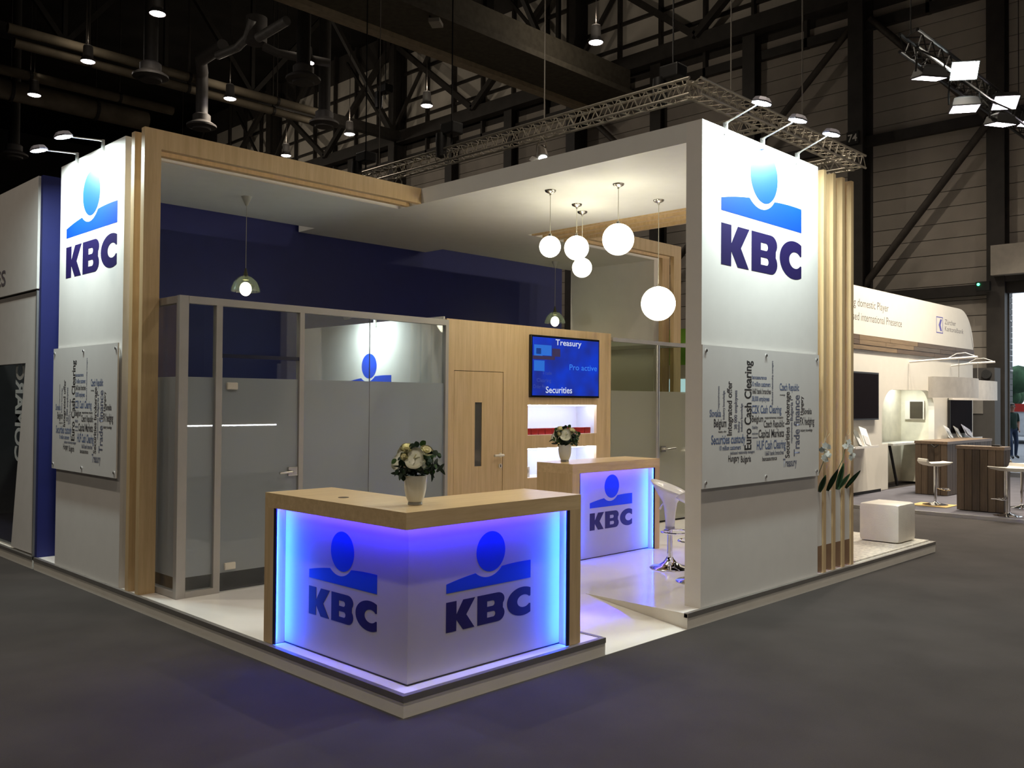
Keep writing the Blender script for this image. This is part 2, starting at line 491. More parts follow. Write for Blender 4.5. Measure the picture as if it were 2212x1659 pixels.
# lagged pipes
for i, (y, z, r, x0, x1, lab) in enumerate(((25.45, 12.75, .15, 5.2, 16.5, 'upper beige pipe of the pair slung under the roof'), (25.85, 12.5, .15, 5.5, 16.5, 'lower beige pipe of the pair slung under the roof'),
                                (29.2, 12.7, .17, 2.0, 12.0, 'thin grey pipe high at the left beyond the pipe pair'), (30.6, 12.5, .36, 2.0, 11.6, 'thick lagged pipe high at the far left under the roof'))):
    p_ = thing('ceiling_pipe', lab, 'pipe', (x0, y, z))
    obj('pipe', tube(new_bm(), [(x0, y, z), (x1, y, z)], r, 14), PIPE, p_, smooth=True)
    for q in range(3):
        xx = x0 + (x1 - x0) * (.2 + .3 * q)
        obj('hanger', rod(new_bm(), (xx, y, z + r * .9), (xx, y, HANG_Z), .025), BLACK_STEEL, p_)
        obj('clamp', rod(new_bm(), (xx - .05, y, z), (xx + .05, y, z), r * 1.12, n=14), BLACK_STEEL, p_)
bp_ = thing('roof_beam', 'broad dark diagonal beam in the top left corner', 'beam', (3.3, 19, 13.1))
obj('beam', bar(new_bm(), (3.2, 14.0, 13.4), (3.4, 24.0, 13.4), .5, .6), mat('beam_grey', (0.075, 0.068, 0.06), 0.8), bp_)
# ventilation drops with round diffusers
def diffuser(loc, h, label, bends=None):
    t = thing('air_diffuser', label, 'vent', loc, 'round air diffusers hanging from the roof')
    x, y, z = loc
    obj('drop_pipe', tube(new_bm(), [(x, y, z + .45), (x, y, z + h)] if not bends else [(x, y, z + .45), (x, y, z + h)] + bends, .2, 12), mat('duct_dark', (0.14, 0.13, 0.125), 0.6) if bends else DARK_GIRD, t, smooth=True)
    b = new_bm(); lathe(b, [(.24, .5), (.30, .45), (.30, .25), (.50, .12), (.50, .06), (.32, .02), (.30, -.04), (0, -.06)], (x, y, z), 20)
    obj('bell', b, mat('diffuser_grey', (0.13, 0.12, 0.11), 0.6), t, smooth=True)
    return t
dif0 = diffuser((11.19, 25.19, 11.0), 1.7, 'air diffuser on the bent silver pipe over the wooden beam', [(11.1, 25.0, 12.9), (10.7, 24.3, 13.0), (10.6, 22.6, 13.0)])
diffuser((7.93, 21.78, 11.0), 6.8, 'air diffuser hanging in front of the beige pipe pair')
diffuser((11.11, 18.73, 11.0), 6.8, 'air diffuser just below the high-bay lamp by the lattice')
diffuser((13.9, 21.84, 11.0), 6.8, 'air diffuser in front of the lattice node at the wall')
diffuser((7.94, 34.02, 11.0), 6.8, 'air diffuser at the far left above the neighbouring stand')
dt = dif0
obj('duct_run', tube(new_bm(), [(10.58, 22.9, 12.75), (10.56, 21.6, 12.65), (10.5, 20.9, 12.75), (10.5, 20.6, 13.2)], .13, 12), DUCT, dt, smooth=True)
obj('duct_run', tube(new_bm(), [(10.56, 20.35, 12.6), (10.62, 18.85, 12.7)], .14, 12), DUCT, dt, smooth=True)
obj('duct_run', tube(new_bm(), [(10.9, 20.6, 12.5), (11.2, 20.3, 12.3), (12.6, 19.6, 12.2)], .13, 12), mat('duct_dark', (0.14, 0.13, 0.125), 0.6), dt, smooth=True)
obj('junction', rod(new_bm(), (10.75, 20.8, 12.6), (10.75, 20.8, 13.4), .32, n=16), MATS['duct_dark'], dt, smooth=True)

# high-bay lamps
hb = thing('high_bay_lamp', 'lamp', 'lamp', (0, 0, 0), 'high-bay lamps under the hall roof')
obj('housing', lathe(new_bm(), [(0, .50), (.12, .50), (.14, .46), (.15, .14), (.2, .08), (.22, .02), (.21, 0.0)], n=18), mat('lamp_housing_grey', (0.10, 0.09, 0.085), 0.6), hb, smooth=True)
obj('lens', lathe(new_bm(), [(0, -.05), (.10, -.035), (.17, -.01), (.20, .02), (0, .021)], n=18), LENS_HALL, hb, smooth=True)
obj('suspension', rod(new_bm(), (0, 0, .5), (0, 0, HANG_Z - 12.05), .012, n=6), BLACK_STEEL, hb)
LP = [((7.18, 19.66), 'high-bay lamp nearest the top edge at the left'), ((7.2, 24.59), 'high-bay lamp on the beige pipe pair at the left'), ((7.1, 29.1), 'high-bay lamp at the far left over the thick pipe'),
      ((11.9, 19.77), 'high-bay lamp above the left end of the wall lattice'), ((11.89, 24.55), 'high-bay lamp below the beige pipe pair near the lattice'), ((17.0, 20.17), 'high-bay lamp in the middle of the wall lattice'),
      ((17.12, 24.95), 'high-bay lamp above the hoist left of the aluminium truss'), ((17.08, 29.47), 'high-bay lamp just above the wooden beam'), ((16.74, 12.36), 'high-bay lamp right of the dark main column'),
      ]
first = True
for (x, y), lab in LP:
    o = hb if first else copy_tree(hb)
    first = False
    o.location = (x, y, 12.05); o['label'] = lab
    light_disk(None, 'high_bay_light', (x, y, 11.98), (0, 0, -1), HALL_LAMP_W, WARM, .3, 150)
    up_ = bpy.data.lights.new('upper_wall_fill', 'POINT'); up_.energy = UPPER_FILL_W * (7 if x > 15 else 1); up_.color = WARM; up_.shadow_soft_size = .12   # added fill above the lamp, brightens the upper wall and roof steel
    uo = bpy.data.objects.new('upper_wall_fill', up_); COL.objects.link(uo); uo.location = (x + .0, y, 12.75)
for y in (34.3, 39.2):  # unseen lamps added so that their fill brightens the upper wall panels
    up_ = bpy.data.lights.new('upper_wall_fill', 'POINT'); up_.energy = UPPER_FILL_W * 9; up_.color = WARM; up_.shadow_soft_size = .12
    uo = bpy.data.objects.new('upper_wall_fill', up_); COL.objects.link(uo); uo.location = (17.1, y, 12.75)
    o = copy_tree(hb); o.location = (17.1, y, 12.05); o['label'] = 'nearer added high-bay lamp hidden behind the stand canopy' if y < 36 else 'farther added high-bay lamp hidden behind the stand canopy'
for x in (-12.0, -3.0, 6.0, 15.0):
    for y in (-21.0, -12.0, -3.0, 6.0):
        o = copy_tree(hb); o.location = (x, y, 12.05); o['label'] = 'high-bay lamp above or behind the viewer, outside the picture'
        light_disk(None, 'high_bay_light', (x, y, 11.98), (0, 0, -1), HALL_LAMP_FAR_W * (1.35 if math.hypot(x - 1, y - 0) < 8.5 else 1.5), WARM, .3, 130)
ul = thing('unlit_floodlight', 'small pale unlit square fixture hanging below the box girder', 'lamp', (12.2, 14.7, 12.0))
obj('body', bar(new_bm(), (12.05, 14.0, 11.75), (12.4, 14.25, 11.75), .3, .1), mat('fixture_pale', (0.45, 0.42, 0.36), 0.5), ul)
obj('bracket', rod(new_bm(), (12.2, 14.3, 11.8), (12.2, 14.35, 12.0), .02), BLACK, ul)
# sign 74
sg = thing('bay_number_sign', 'black bay number sign 74 on the hall column', 'sign', (21.22, 6.8, 9.15))
B('plate', BLACK, sg, 21.2, 21.249, 6.63, 6.97, 8.97, 9.33)
place_text('number', '74', sg, (21.195, 6.93, 9.05), (0, -1, 0), (0, 0, 1), .26, .2, mat('sign_white', (0.75, 0.72, 0.66), 0.5), .02)
# gate at the right: lintel, leaf, guide, control box and meter cabinet
gate = thing('door_1', None, None, (22.0, 3.1, 0)); tag(gate, kind='structure')
B('lintel', BLACK_STEEL, gate, 21.6, 22.3, -3.2, 3.4, 4.86, 5.35)
B('jamb', BLACK_STEEL, gate, 21.6, 22.05, 3.08, 3.42, 0, 5.0)
gl = thing('gate_leaf', 'tall grey open gate leaf standing outside behind the person', 'gate', (30.7, 5.5, .02))
B('edge', mat('gate_leaf_lit', (0.30, 0.28, 0.25), 0.6), gl, 30.5, 30.55, 5.46, 5.56, .02, 5.65)
LEAFM = mat('gate_leaf_shaded', (0.05, 0.05, 0.052), 0.6)  # light painted into the leaf: pale lit edge, darker side in shade
for i in range(28):
    B('leaf_slat', LEAFM, gl, 30.56, 31.0, 5.47, 5.52, .05 + i * .2, .05 + i * .2 + .185)
for z in (1.2, 2.9, 4.6):
    B('leaf_strut', DUCT, gl, 30.6, 30.9, 5.43, 5.46, z, z + .05)
B('guide_post', mat('guide_brown', (0.09, 0.07, 0.06), .7), gate, 22.06, 22.16, 3.10, 3.24, 0, 4.86)
B('shutter_box', mat('shutter_cream', (0.42, 0.38, 0.32), .6), gate, 21.3, 21.6, -3.0, 3.3, 5.0, 5.75)
mc = thing('meter_cabinet', 'grey metal service cabinet with round meter beside the open hall gate', 'cabinet', (20.98, 3.4, 0))
B('body', STEEL_WALL, mc, 20.75, 21.2, 3.05, 3.74, 0, 2.66)
B('door', mat('cabinet_door', (0.24, 0.225, 0.205), 0.6), mc, 20.73, 20.76, 3.31, 3.67, 1.53, 2.0)
obj('meter', rod(new_bm(), (20.66, 3.22, 2.5), (20.76, 3.22, 2.5), .11, n=18), mat('meter_dark', (0.05, 0.05, 0.05), 0.3), mc, smooth=True)
ex = thing('signal_light', 'small black box with a green signal light beside the gate', 'light', (21.5, 3.45, 4.72))
B('box', BLACK, ex, 21.2, 21.35, 3.3, 3.62, 4.62, 4.85)
obj('green_lamp', ball(new_bm(), (21.18, 3.55, 4.78), .035, 10, 6), emis('green_signal', (0.05, 1.0, 0.35), 6), ex, smooth=True)
# outside the gate
B('pavement', mat('outside_asphalt', (0.22, 0.23, 0.25), 0.8), None, 22.3, 70, -40, 60, -.02, .02); tag(bpy.data.objects['pavement'], kind='structure')
bpy.data.objects['pavement'].name = 'floor_outside'
LEAF_T = mat('tree_foliage', (0.03, 0.075, 0.035), 0.9, var=0.5, scale=1.5)
for i, (x, y, h, lab) in enumerate(((62, 16.5, 4.5, 'dark green tree outside the gate, behind the blue post'), (66, 9.5, 4.3, 'dark green tree outside the gate at the right edge'), (54, 22.5, 4.2, 'dark green tree outside, half hidden by the gate leaf'))):
    t = thing('tree', lab, 'tree', (x, y, 0), 'trees outside the gate')
    obj('trunk', rod(new_bm(), (x, y, 0), (x, y, 2.5), .25, .15), mat('bark', (0.06, 0.04, 0.03), 0.9), t)
    b = new_bm()
    rnd = random.Random(i)
    for k in range(44):
        a = rnd.random() * 6.28; rr = rnd.random() * 3.2
        ball(b, (x + math.cos(a) * rr, y + math.sin(a) * rr, 1.3 + rnd.random() * (h - 2.2)), .5 + rnd.random() * .5, 9, 6)
    obj('crown', b, LEAF_T, t, smooth='all')
pst = thing('fence_post', 'tall blue-grey fence post with a cross rail outside the gate', 'post', (34, 6.6, 0))
PB = mat('post_blue', (0.18, 0.26, 0.34), 0.5)
obj('post', rod(new_bm(), (34, 6.55, 0), (34, 6.55, 3.9), .07, n=10), PB, pst, smooth=True)
obj('rail', bar(new_bm(), (34, 6.55, 2.75), (34, 7.6, 2.75), .04, .04), PB, pst)
obj('rail', bar(new_bm(), (34, 6.55, 2.7), (34, 7.6, 2.2), .03, .03), PB, pst)
van = thing('parked_van', 'white van with a red stripe parked outside the gate', 'van', (42, 9.0, 0))
B('body', mat('van_white', (0.65, 0.68, 0.72), 0.4), van, 41, 46, 5.0, 9.6, .35, 1.75, bevel=.08)
B('stripe', mat('van_red', (0.5, 0.04, 0.03), 0.4), van, 40.96, 41.02, 5.0, 9.6, 1.45, 1.8)
for y in (5.9, 8.7):
    obj('wheel', rod(new_bm(), (40.95, y, .36), (41.3, y, .36), .36, n=18), mat('tyre', (0.02, 0.02, 0.02), 0.8), van, smooth=True)

# ================================================================== BANK STAND: PLATFORM
HP = 0.121; H = 4.036; HB = 3.871
pf = thing('stage_platform', 'white raised stand platform with dark grey edge strip and entrance ramp', 'platform', (4, 3, 0))
b = new_bm()
poly = [(0, 0), (1.777, 0), (1.777, 1.02), (2.79, 1.02), (2.79, 0), (8.05, 0), (8.05, 6.0), (0, 6.0)]
prism(b, poly, 'z', .0, HP - .004)
obj('deck_body', b, mat('deck_side_white', (0.80, 0.77, 0.70), 0.6, var=.03), pf)
b = new_bm(); e = .03
prism(b, [(e, e), (1.777 - e, e), (1.777 - e, 1.02), (2.79, 1.02), (2.79 , e), (8.05 - e, e), (8.05 - e, 6.0), (e, 6.0)], 'z', HP - .004, HP)
obj('deck_top', b, DECK, pf)
for p0, p1 in (((0, 0), (1.777, 0)), ((2.79, 0), (8.05, 0)), ((0, 0), (0, 6.0)), ((8.05, 0), (8.05, 6.0))):
    x0, x1 = sorted((p0[0], p1[0])); y0, y1 = sorted((p0[1], p1[1]))
    sx = x1 == x0
    lo = x0 < 1
    if sx: d = ((-.006, .03) if lo else (8.02, 8.056)) + (y0 + .03, y1)
    else: d = (x0 - (.006 if x0 == 0 else 0), x1, -.006, .03)
    B('edge_strip', TRIM, pf, d[0], d[1], d[2], d[3], HP - .032, HP + .003)
B('edge_strip', TRIM, pf, 1.747, 1.783, .03, 1.0, HP - .032, HP + .003)
b = new_bm(); prism(b, [(0.0, 0.002), (1.02, HP), (1.02, 0.0), (0.0, 0.0)], 'x', 1.785, 2.786)
obj('ramp', b, DECK, pf)
rug = obj('shaggy_rug', box(new_bm(), 5.95, 8.0, .06, 1.6, HP, HP + .018), mat('rug_cream', (0.72, 0.68, 0.60), 0.95, var=.25, scale=22, bump=1.0, bscale=120)); tag(rug, 'cream shaggy rug under the white leather pouf', 'rug')

# ------------------------------------------------------------------ towers with bank logo
def tower(label, dims, logo=None):
    x0, x1, y0, y1 = dims
    t = thing('display_tower', label, 'tower', ((x0 + x1) / 2, (y0 + y1) / 2, HP), 'white towers of the stand')
    B('panel', WHITE, t, x0, x1, y0, y1, HP, H)
    if logo: bank_logo(t, *logo)
    return t
tower('white tower with bright blue logo at the left beside the navy wall', (.022, .172, 3.93, 5.47), ((.0212, 5.297, 2.915), (0, -1, 0), 1.218))
tower('large white tower with bright blue logo at the right front', (3.022, 5.05, .03, .18), ((3.309, .0292, 2.90), (1, 0, 0), 1.40))
tower('plain white tower at the back right behind the globe lamps', (7.83, 7.97, 3.93, 5.56))

# wooden portal frames: post and beam in one bent board
def portal(label, xpost, xa, xb, loc):
    t = thing('wooden_portal', label, 'frame', loc, 'oak portal frames')
    for y0 in (3.535, 3.735):
        b = new_bm()
        if xpost[0] < xa + .01:
            poly = [(xpost[0], HP), (xpost[1], HP), (xpost[1], HB), (xb, HB), (xb, H), (xpost[0], H)]
        else:
            poly = [(xpost[0], HP), (xpost[0], HB), (xa, HB), (xa, H), (xpost[1], H), (xpost[1], HP)]
        prism(b, poly, 'y', y0, y0 + .065)
        obj('frame_board', b, OAK, t)
    return t
portal('oak double portal frame over the left glass cabin', (.022, .165), .022, 3.02, (.1, 3.6, HP))
portal('oak double portal frame at the back right behind the globe lamps', (7.77, 7.95), 5.86, 7.95, (7.9, 3.6, HP))
# oak slats at the right tower that bend into the roof
ss = thing('slat_screen', 'screen of four upright oak slats at the right end of the front tower', 'screen', (5.5, .1, HP))
for x in (5.172, 5.378, 5.584, 5.790):
    b = new_bm()
    prism(b, [(.03, HP), (.18, HP), (.18, HB), (3.93, HB), (3.93, H), (.03, H)], 'x', x, x + .058)
    obj('slat', b, OAK, ss)
# canopy boards
cn = thing('stand_canopy', 'flat white canopy slabs forming the roof of the stand', 'canopy', (4, 4, HB))
B('slab', WHITE_CEIL, cn, 3.022, 5.10, .18, 5.95, HB, H)
B('slab', WHITE_CEIL, cn, .172, 3.022, 3.93, 5.58, HB, H)
B('slab', WHITE_CEIL, cn, 5.10, 7.83, 3.93, 5.57, HB, H)
# navy wall behind
nw = obj('wall_navy', box(new_bm(), .02, 8.09, 5.98, 6.04, HP, 4.045), BLUE_WALL); tag(nw, kind='structure')

# ------------------------------------------------------------------ word cloud boards
WORDS = [('Slovakia', 'H', 0.105, 0.572, 0.169, 0.057, 1), ('Belgium', 'H', 0.168, 0.489, 0.191, 0.065, 0), ('fidelity offer', 'H', 0.236, 0.442, 0.124, 0.015, 0), ('Securities custody', 'H', 0.13, 0.35, 0.528, 0.073, 1), ('10 million customers', 'H', 0.252, 0.297, 0.334, 0.038, 1), ('dedicated relationship managers', 'H', 0.417, 0.258, 0.396, 0.025, 2), ('Hungary', 'H', 0.388, 0.201, 0.175, 0.051, 0), ('Bulgaria', 'H', 0.586, 0.188, 0.167, 0.052, 0), ('bancassurance', 'H', 0.765, 0.891, 0.249, 0.032, 1), ('10 million customers', 'H', 0.765, 0.828, 0.316, 0.041, 1), ('1660 bank branches', 'H', 0.766, 0.765, 0.324, 0.045, 0), ('38,000 employees', 'H', 0.763, 0.702, 0.302, 0.042, 1), ('CZK Cash Clearing', 'H', 0.76, 0.597, 0.519, 0.068, 1), ('Belgium', 'H', 0.767, 0.524, 0.191, 0.055, 0), ('responsiveness industry', 'H', 0.982, 0.548, 0.332, 0.021, 0), ('Czech Republic', 'H', 0.966, 0.474, 0.366, 0.06, 0), ('Capital Markets', 'H', 0.877, 0.386, 0.452, 0.069, 0), ('HUF Cash Clearing', 'H', 0.848, 0.283, 0.511, 0.077, 1), ('1660 bank branches', 'H', 0.989, 0.229, 0.335, 0.037, 2), ('bancassurance', 'H', 0.943, 0.183, 0.256, 0.037, 0), ('Czech Republic', 'H', 1.247, 0.8, 0.363, 0.063, 1), ('Slovakia', 'H', 1.691, 0.586, 0.171, 0.054, 0), ('FX hedging', 'H', 1.63, 0.486, 0.284, 0.07, 0), ('industry knowledge', 'H', 1.639, 0.424, 0.237, 0.025, 0), ('Treasury', 'H', 1.311, 0.114, 0.259, 0.073, 2), ('fidelity', 'H', 0.767, 0.464, 0.101, 0.026, 2), ('employees', 'H', 0.768, 0.415, 0.1, 0.02, 2), ('customers', 'H', 0.772, 0.382, 0.097, 0.016, 2), ('knowledge', 'H', 1.252, 0.753, 0.096, 0.014, 0), ('responsiveness', 'V', 0.249, 0.632, 0.189, 0.025, 2), ('industry knowledge', 'V', 0.33, 0.547, 0.237, 0.032, 2), ('Integrated offer', 'V', 0.441, 0.416, 0.448, 0.074, 0), ('38 000 employees', 'V', 0.524, 0.465, 0.325, 0.046, 2), ('fidelity', 'V', 0.566, 0.437, 0.095, 0.03, 2), ('industry knowledge', 'V', 0.612, 0.444, 0.236, 0.033, 2), ('Euro Cash Clearing', 'V', 0.754, 0.288, 0.756, 0.11, 3), ('dedicated relationship managers', 'V', 1.129, 0.668, 0.39, 0.027, 2), ('Securities brokerage', 'V', 1.431, 0.192, 0.597, 0.08, 0), ('Trade finance', 'V', 1.621, 0.202, 0.559, 0.109, 2), ('Bulgaria I', 'V', 1.492, 0.526, 0.195, 0.05, 2), ('responsiveness', 'V', 1.484, 0.324, 0.19, 0.032, 2), ('Hungary', 'V', 1.689, 0.577, 0.172, 0.052, 0)]
def word_board(label, origin, u, n, width, hgt):
    """origin: lower left corner of the board's face; n: outward normal"""
    o = Vector(origin); u = Vector(u); n = Vector(n); z = Vector((0, 0, 1))
    t = thing('word_cloud_board', label, 'board', o + u * width / 2, 'word cloud boards')
    b = new_bm(); A = [o, o + u * width, o + u * width + z * hgt, o + z * hgt]
    fr = [b.verts.new(q) for q in A]; bk = [b.verts.new(q - n * .012) for q in A]
    b.faces.new(fr); b.faces.new(bk[::-1])
    for i in range(4): b.faces.new((fr[i], bk[i], bk[(i + 1) % 4], fr[(i + 1) % 4]))
    obj('board', b, mat('board_white', (0.74, 0.72, 0.70), 0.45, var=.02), t)
    for a in (.025, .5, .975):
        for c in (.04, .96):
            q = o + u * width * a + z * hgt * c
            obj('standoff', rod(new_bm(), q - n * .03, q + n * .008, .012, n=12), CHROME, t, smooth=True)
    s = width / 2.01
    for w, d, uu, vv, ln, hh, cidx in WORDS:
        q = o + u * (uu * s) + z * vv + n * .0006
        if d == 'H': place_text('word', w, t, q, u, z, ln * s, hh, PRINT[cidx], .022)
        else: place_text('word', w, t, q, z, -u, ln, hh * s, PRINT[cidx], .022)
word_board('white acrylic word cloud board on the right front tower', (2.985, -.004, 1.072), (1, 0, 0), (0, -1, 0), 2.018, 1.146)
word_board('white acrylic word cloud board on the left tower', (-.012, 5.495, 1.065), (0, -1, 0), (-1, 0, 0), 1.555, 1.17)

# ------------------------------------------------------------------ glass cabins
YG = 3.19
ca = thing('glass_cabin', 'aluminium framed glass cabin with frosted film left of the wood wall', 'cabin', (1.6, YG, HP))
def post(t, x0, x1, z0=HP, z1=2.6, y0=YG - .03, y1=YG + .03, m=ALU_MATT): B('post', m, t, x0, x1, y0, y1, z0, z1)
B('cabin_floor', CARPET_IN, ca, .24, 3.06, 3.225, 5.93, HP, HP + .012)
post(ca, .172, .25, z1=2.606); post(ca, .495, .55); post(ca, 1.305, 1.352); post(ca, 3.06, 3.10)
B('top_rail', ALU_MATT, ca, .25, 3.10, YG - .032, YG + .032, 2.545, 2.605)
B('top_rail', ALU_MATT, ca, .173, .235, YG + .0325, 3.93, 2.545, 2.604)
B('sill_rail', ALU_MATT, ca, .25, .55, YG - .032, YG + .032, HP, HP + .05)
B('sill_rail', ALU_MATT, ca, .173, .235, YG + .031, 3.93, HP + .004, HP + .05)
B('sill_rail', ALU_MATT, ca, 1.352, 3.06, YG - .032, YG + .032, HP, HP + .05)
FT, FBZ = 1.938, .285
def pane(t, x0, x1, z0, z1, y=YG, nm='pane', par=None):
    par = par or t
    zs = [z0, min(max(FBZ, z0), z1), min(max(FT, z0), z1), z1]
    for i, m in ((0, GLASS), (1, FROST), (2, GLASS)):
        if zs[i + 1] - zs[i] > .01:
            o = B('frosted_pane' if m is FROST else nm, m, par, x0, x1, y - .004, y + .004, zs[i], zs[i + 1])
pane(ca, .25, .495, HP + .05, 2.545)
pane(ca, 1.352, 2.10, HP + .05, 2.545); pane(ca, 2.105, 3.06, HP + .05, 2.545)
B('pane_joint', mat('joint_grey', (0.12, 0.12, 0.12), 0.5), ca, 2.10, 2.105, YG - .005, YG + .005, HP + .05, 2.545)
B('pane', GLASS, ca, .55, 1.305, YG - .004, YG + .004, 2.14, 2.545)
B('transom', mat('transom_dark', (0.02, 0.022, 0.05), 0.25), ca, .55, 1.305, YG - .02, YG + .02, 2.108, 2.14)
for z0, z1, m in ((HP + .05, FBZ, GLASS), (FBZ, FT, FROST), (FT, 2.545, GLASS)):
    B('side_pane', m, ca, .199, .207, YG + .03, 3.93, z0, z1)
gd = B('glass_door', ALU, ca, .556, .562, YG - .012, YG - .004, HP + .01, 2.104)
for z0, z1, m in ((HP + .01, FBZ, GLASS), (FBZ, FT, FROST), (FT, 2.104, GLASS)):
    B('door_pane', m, gd, .562, 1.30, YG - .012, YG - .004, z0, z1)
for z in (.335, 1.868):
    B('hinge', mat('hinge_cream', (0.62, 0.58, 0.50), 0.35), gd, .60, .70, YG - .03, YG + .012, z - .03, z + .03, bevel=.008)
B('lock_plate', NICKEL, gd, 1.20, 1.30, YG - .03, YG - .01, 1.07, 1.15, bevel=.006)
obj('handle', tube(new_bm(), [(1.22, YG - .02, 1.11), (1.22, YG - .075, 1.11), (1.205, YG - .085, 1.11), (1.08, YG - .085, 1.105)], .011, 10), NICKEL, gd, smooth=True)
# cabin side partition with the logo, seen through the glass
wp = thing('white_partition', 'white partition with blue logo seen through the cabin glass', 'partition', (3.09, 4.6, HP))
B('panel', WHITE, wp, 3.082, 3.10, 3.225, 5.97, HP, 2.645)
bank_logo(wp, (3.0812, 4.945, 1.636), (0, -1, 0), .84)
bw = thing('cabin_side_wall', 'low white wall at the back of the left glass cabin', 'wall', (1.6, 5.9, HP))
B('panel', BLUE_WALL, bw, .2, 3.08, 5.94, 5.97, HP, 2.6)

# second cabin at the right
cb = thing('glass_cabin', 'greenish glass cabin with steel post right of the wood wall', 'cabin', (6.9, YG, HP))
B('top_rail', ALU_MATT, cb, 5.875, 7.755, YG - .03, YG + .03, 2.525, 2.575)
B('top_rail', ALU_MATT, cb, 7.69, 7.75, YG + .03, 5.9, 2.545, 2.6)
B('cabin_floor', CARPET_IN, cb, 5.9, 7.7, 3.23, 5.93, HP, HP + .012)
obj('post', rod(new_bm(), (6.88, YG, HP), (6.88, YG, 2.53), .032, n=14), ALU, cb, smooth=True)
B('sill_rail', ALU_MATT, cb, 5.875, 6.88, YG - .03, YG + .03, HP, HP + .05)
GLASSG = glass('green_cabin_glass', (0.80, 0.85, 0.78), 0.06)
FROSTG = glass('green_frosted_film', (0.72, 0.76, 0.66), 0.06, 0.0, (0.64, 0.64, 0.56), 0.62)
for x0, x1 in ((5.875, 6.85), (6.92, 7.75)):
    B('pane', GLASSG, cb, x0, x1, YG - .004, YG + .004, 1.9, 2.525)
    B('frosted_pane', FROSTG, cb, x0, x1, YG - .004, YG + .004, HP + .03, 1.9)
B('added_back_panel', mat('cabin_cream', (0.62, 0.62, 0.52), .7), cb, 5.9, 7.7, 5.85, 5.9, HP + .012, 2.5)  # cream panel added to lighten the dark cabin interior
B('lock_plate', NICKEL, cb, 6.94, 7.05, YG - .03, YG - .01, 1.08, 1.16)
obj('handle', tube(new_bm(), [(7.0, YG - .02, 1.12), (7.0, YG - .08, 1.12), (7.2, YG - .085, 1.13)], .011, 10), NICKEL, cb, smooth=True)

# ------------------------------------------------------------------ wood wall of the store room
ww = thing('wood_partition', 'oak veneer store room wall with door and two lit niches', 'partition', (4.5, YG, HP))
WX0, WX1, WT, YB = 3.10, 5.872, 2.622, 3.5
DX0, DX1, DT = 3.205, 3.945, 2.08
NX0, NX1 = 4.345, 5.592

N1 = (1.364, 1.716); N2 = (.873, 1.21)
fr = []
fr.append((WX0, DX0, HP, WT)); fr.append((DX0, DX1, DT, WT)); fr.append((DX1, NX0, HP, WT)); fr.append((NX1, WX1, HP, WT))
fr.append((NX0, NX1, N1[1], WT)); fr.append((NX0, NX1, N2[1], N1[0])); fr.append((NX0, NX1, HP, N2[0]))
b = new_bm()
for x0, x1, z0, z1 in fr: box(b, x0, x1, YG, YG + .04, z0, z1)
obj('face_panel', b, OAK, ww)
B('side_panel', OAK, ww, WX0, WX0 + .03, YG + .04, 5.9, HP, WT)
B('side_panel', OAK, ww, WX1 - .03, WX1, YG + .04, 5.9, HP, WT)
B('top_panel', OAK, ww, WX0, WX1, YG + .04, YB, WT - .03, WT)
for z0, z1 in (N1, N2):
    nb = B('niche_back', mat('niche_white', (0.80, 0.80, 0.82), 0.5, var=.01), ww, NX0, NX1, YG + .33, YG + .35, z0, z1)
    B('niche_floor', MATS['niche_white'], nb, NX0, NX1, YG + .04, YG + .33, z0 - .015, z0)
    B('niche_top', MATS['niche_white'], nb, NX0, NX1, YG + .04, YG + .33, z1, z1 + .015)
    B('niche_side', MATS['niche_white'], nb, NX0 - .015, NX0, YG + .04, YG + .33, z0, z1)
    B('niche_side', MATS['niche_white'], nb, NX1, NX1 + .015, YG + .04, YG + .33, z0, z1)
    B('led_strip', LED_WHITE, nb, NX0 + .02, NX1 - .02, YG + .06, YG + .08, z1 - .012, z1 - .002)
dr = B('door', OAK, ww, DX0 + .006, DX1 - .006, YG + .003, YG + .035, HP + .01, 1.045)
VX0, VX1, VZ0, VZ1 = 3.515, 3.62, 1.045, 1.74
for d in ((DX0 + .006, VX0, VZ0, VZ1), (VX1, DX1 - .006, VZ0, VZ1), (DX0 + .006, DX1 - .006, VZ1, DT - .006)):
    B('door_panel', OAK, dr, d[0], d[1], YG + .003, YG + .035, d[2], d[3])
B('door_gap', mat('shadow_gap', (0.03, 0.022, 0.012), 0.9), dr, DX0, DX1, YG + .036, YG + .04, HP, DT)
B('vision_pane', glass('vision_glass_reflection', (0.6, 0.6, 0.55), 0.06, 0.0, (0.30, 0.30, 0.30), 0.5), dr, VX0, VX1, YG + .012, YG + .016, VZ0, VZ1)  # grey haze mixed into the pane stands in for a reflection
IV = mat('ivory_plastic', (0.72, 0.66, 0.55), 0.35)
obj('handle', tube(new_bm(), [(3.905, YG + .003, 1.155), (3.905, YG - .05, 1.155), (3.89, YG - .06, 1.155), (3.755, YG - .06, 1.155)], .014, 10), IV, dr, smooth=True)
obj('handle_rose', rod(new_bm(), (3.905, YG - .008, 1.155), (3.905, YG + .003, 1.155), .026, n=16), IV, dr, smooth=True)
obj('lock_rose', rod(new_bm(), (3.905, YG - .006, 1.035), (3.905, YG + .003, 1.035), .026, n=16), IV, dr, smooth=True)
B('keyhole', BLACK, dr, 3.9, 3.91, YG - .009, YG - .006, 1.02, 1.05)
